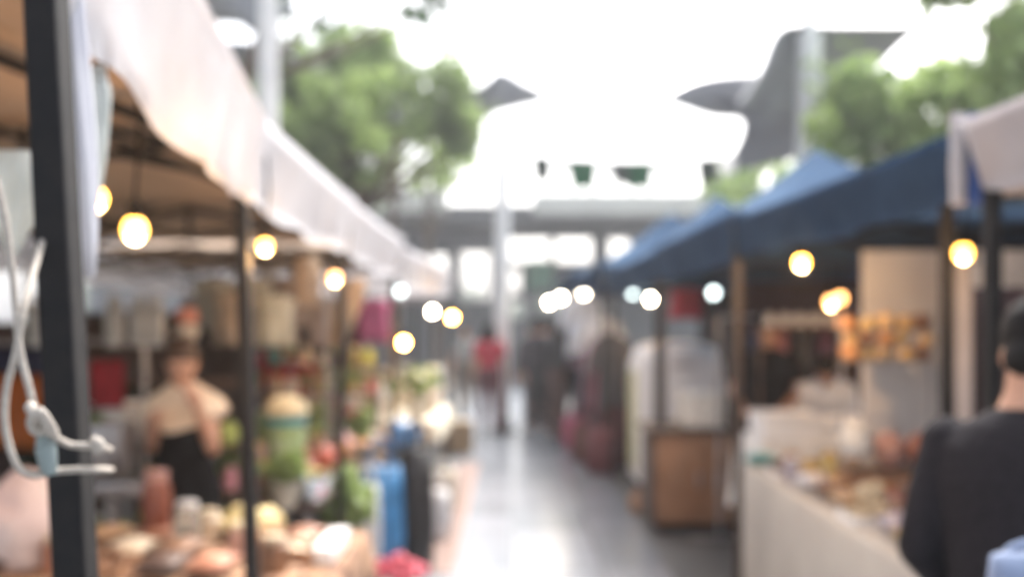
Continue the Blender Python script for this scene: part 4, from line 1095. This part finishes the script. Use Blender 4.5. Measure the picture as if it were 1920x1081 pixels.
    b.loft([(0,.022,1.565,.066,.072),(0,.018,1.60,.083,.092),(0,.012,1.64,.086,.102),(0,.008,1.68,.074,.090),(0,.006,1.705,.050,.060),(0,.006,1.715,.015,.02)], 24, headf)
    if hairstyle == 'short': b.ball((0,.07,1.55), .058,.035,.05, 2, headf)
    if hairstyle == 'long':
        b.loft([(0,.05,1.30,.05,.02),(0,.055,1.38,.085,.035),(0,.055,1.46,.092,.045),(0,.045,1.54,.088,.065),(0,.03,1.60,.087,.08)], 20, headf)
        for sx in (-1,1): b.tube([(sx*.07,-.02,1.64),(sx*.085,-.01,1.56),(sx*.09,.0,1.46),(sx*.08,.01,1.38)], [.02,.026,.028,.012], n=10, fn=headf)
    if hairstyle == 'bun': b.ball((0,.10,1.66), .045,.04,.045, 2, headf)
    o = b.build('hair', hair, t); remesh(o, .009, 2)
    # top
    T2 = [(a,b_,c,d*1.0+.018,e+.020) for a,b_,c,d,e in TOR[1:9]]
    T2[-1] = (0,.008,1.452,.083,.078)
    if cape: T2 = T2[:-3]
    b = MB(); b.loft(T2, 28, body)
    for (e_, w_), sx in ([] if cape else zip(arms, (-1,1))):
        sh = Vector((sx*.160*w,0,1.372)); e = Vector(e_); wr = Vector(w_)
        b.ball(sh, .062,.064,.058, 2, body)
        if sleeve == 'long':
            b.tube([sh, sh.lerp(e,.5), e], [.062,.060,.052], n=14, fn=body); b.ball(e, .052, fn=body); b.tube([e, e.lerp(wr,.93)], [.052,.036], n=14, fn=body)
        elif sleeve == 'short': b.tube([sh, sh.lerp(e,.35), sh.lerp(e,.72)], [.070,.066,.064], n=14, fn=body)
        else: b.tube([sh, sh.lerp(e,.12)], [.062,.058], n=14, fn=body)
    o = b.build('top', top, t); remesh(o, voxel, 3)
    if cape:
        b = MB(); b.loft([(0,0,1.23,.20,.150),(0,0,1.28,.235,.165),(0,0,1.33,.245,.158),(0,.004,1.39,.21,.13),(0,.008,1.44,.12,.10),(0,.008,1.47,.075,.08)], 30, lambda p: body(Vector((p[0]*(1+.05*math.sin(math.atan2(p[1],p[0])*7)), p[1], p[2]+(.05*abs(p[0])/.2 if p[2]<1.3 else 0)))))
        b.build('shoulder_wrap', cape, t)
    # bottom
    b = MB()
    if dress:
        b.loft([(0,0,.32,.26,.20),(0,0,.5,.24,.18),(0,0,.75,.205,.155),(0,0,.92,.188,.142),(0,0,1.05,.160,.122)], 28, lambda p: body(Vector((p[0]*(1+.05*math.sin(math.atan2(p[1],p[0])*9)*(1-smooth(.3,.9,p[2]))), p[1], p[2]))))
    else:
        b.loft([(0,0,.83,.15,.120),(0,0,.90,.186,.138),(0,0,1.0,.178,.138),(0,0,1.03,.168,.125)], 24, body)
        for (k_, a_), sx in zip(legs, (-1,1)):
            hip = Vector((sx*.088,0,.89)); k = Vector(k_); a = Vector(a_)
            b.tube([hip, hip.lerp(k,.4), k], [.098,.090,.068], n=16, fn=body); b.ball(k, .068, fn=body)
            b.tube([k, k.lerp(a,.5), a.lerp(k,.05)], [.068,.062,.055], n=14, fn=body)
    o = b.build('skirt' if dress else 'trousers', bottom, t); remesh(o, voxel, 3)
    for (k_, a_), sx in zip(legs, (-1,1)):
        a = Vector(a_); b = MB(); b.ball(a+Vector((0,-.05,-.04)), .048,.125,.038, 3, body); b.build('shoe', shoes or M_black, t)
    return t

M_dgrey = mat('charcoal_knit', (.019,.017,.021), .9, (.014,.013,.016), scale=60, bump=.3, spec=.15)
person('man in charcoal long sleeved top seen from behind at the right edge', (1.12, 2.14, .006), R(180+(-38)), 1.655, skin=M_skin, top=M_dgrey, bottom=cm(.05,.06,.09,.8),
       arms=[((-.235,.03,1.12),(-.20,-.16,.95)),((.235,.03,1.12),(.20,-.18,.96))], lean=.06, turn=R(-12), nod=R(20), sleeve='long', voxel=.0065, w=1.14)
bag('light blue cloth bag hanging at the elbow of the man in charcoal', (at(1958,0,1.72).x, 1.72, .83), .24,.14,.38, cm(.22,.28,.42,.85), .3, name='tote_bag', hs=.06)

person('woman in black dress with a cream shoulder wrap standing behind the low left table', (at(350,0,4.75).x, 4.75, .006), R(-12), 1.53, skin=M_skin, hair=M_hairb, top=M_black, bottom=M_black, dress=True, sleeve='none',
       w=.88, arms=[((-.17,-.04,1.14),(-.05,-.20,1.30)),((.19,-.05,1.14),(.17,-.16,1.38))], cape=mat('cream_wrap', (.78,.66,.52), .85, (.70,.57,.44), scale=8), hairstyle='bun', turn=R(20), nod=R(16), lean=.08)
person('vendor in a bright red shirt with black hair in the third left tent', (at(532,0,8.0).x, 8.0, .006), R(30), 1.62, skin=M_skin2, top=cm(.55,.03,.04,.7), bottom=M_black, hairstyle='short', turn=R(30), lean=.1,
       arms=[((-.24,-.03,1.14),(-.14,-.25,1.0)),((.24,-.03,1.14),(.14,-.26,1.02))])
person('vendor in dark maroon leaning over the goods beside the red shirted one', (at(590,0,9.5).x-.3, 8.05, .006), R(10), 1.55, skin=M_skin, top=cm(.14,.04,.07,.8), bottom=M_black, hairstyle='long', lean=.15, nod=R(15))
person('shopper in a red top and dark trousers walking away in the middle of the aisle', (at(918,0,14.5).x, 14.5, .006), R(180), 1.64, skin=M_skin2, top=cm(.52,.03,.06,.7), bottom=cm(.16,.05,.06,.8), hairstyle='long',
       legs=[((-.10,.04,.48),(-.11,.16,.10)),((.10,-.10,.49),(.11,-.06,.08))])
person('shopper in dark grey standing in the right half of the aisle', (at(1012,0,14.8).x, 14.8, .006), R(165), 1.72, top=cm(.045,.045,.055,.8), bottom=cm(.03,.03,.035,.8), sleeve='long')
person('shopper in black behind the dark grey one at the clothes stall', (at(1045,0,14.0).x, 14.0, .006), R(120), 1.65, top=cm(.03,.03,.035,.8), bottom=cm(.12,.07,.06,.8), hairstyle='long', sleeve='long',
       arms=[((-.24,-.05,1.14),(-.16,-.28,1.05)),((.24,-.05,1.14),(.14,-.28,1.08))])
person('shopper in grey with rust trousers at the left of the two dark ones', (at(1004,0,18).x, 18, .006), R(180), 1.6, top=cm(.16,.16,.18,.8), bottom=cm(.22,.10,.07,.8))
person('shopper in black coat at the right side far down the aisle', (at(1000,0,15.4).x, 15.4, .006), R(190), 1.66, top=cm(.06,.055,.06,.8), bottom=cm(.08,.06,.06,.8), sleeve='long')
person('shopper in brown jacket beside the clothes rail', (at(1040,0,16.5).x, 16.5, .006), R(150), 1.7, top=cm(.16,.10,.08,.8), bottom=cm(.05,.05,.07,.8), sleeve='long')
person('shopper in plum top close beside the clothes rail', (at(1068,0,14.6).x, 14.6, .006), R(200), 1.6, top=cm(.12,.05,.08,.8), bottom=cm(.04,.04,.05,.8), hairstyle='long')
person('shopper in dark navy far down the right side of the aisle', (at(1022,0,17.2).x, 17.2, .006), R(185), 1.7, top=cm(.03,.035,.07,.8), bottom=cm(.05,.05,.06,.8), sleeve='long')
person('shopper in pale grey on the left side far down the aisle', (at(872,0,18.5).x, 18.5, .006), R(0), 1.6, top=cm(.34,.33,.31,.8), bottom=cm(.16,.12,.09,.8), hairstyle='long')
person('vendor in black standing behind the white foam boxes on the right', (at(1440,0,7.2).x, 7.22, .006), R(-20), 1.68, skin=M_skin2, top=M_black, bottom=M_black, turn=R(20),
       arms=[((-.24,-.03,1.14),(-.14,-.25,1.02)),((.24,-.03,1.14),(.14,-.26,1.04))])
person('vendor in white with black hair bending low behind the white boxes', (at(1552,0,7.2).x, 7.2, .006), R(-20), 1.50, skin=M_skin2, top=cm(.60,.62,.66,.8), bottom=M_black, lean=.55, nod=R(20),
       arms=[((-.22,-.10,1.12),(-.14,-.32,1.02)),((.22,-.10,1.12),(.14,-.33,1.03))])

# ------------------------------------------------------------------ haze
b = MB(); b.box((0,80,6), (304,204,14))
hz = b.build('haze', bpy.data.materials.new('haze_air'), smooth=False)
m = hz.data.materials[0]; m.use_nodes = True; n = m.node_tree; n.nodes.clear()
pv = n.nodes.new('ShaderNodeVolumePrincipled'); pv.inputs['Color'].default_value = (.93,.95,1,1); pv.inputs['Density'].default_value = .0024; pv.inputs['Anisotropy'].default_value = .3
ou = n.nodes.new('ShaderNodeOutputMaterial'); n.links.new(pv.outputs[0], ou.inputs['Volume'])
tag(hz, kind='stuff')
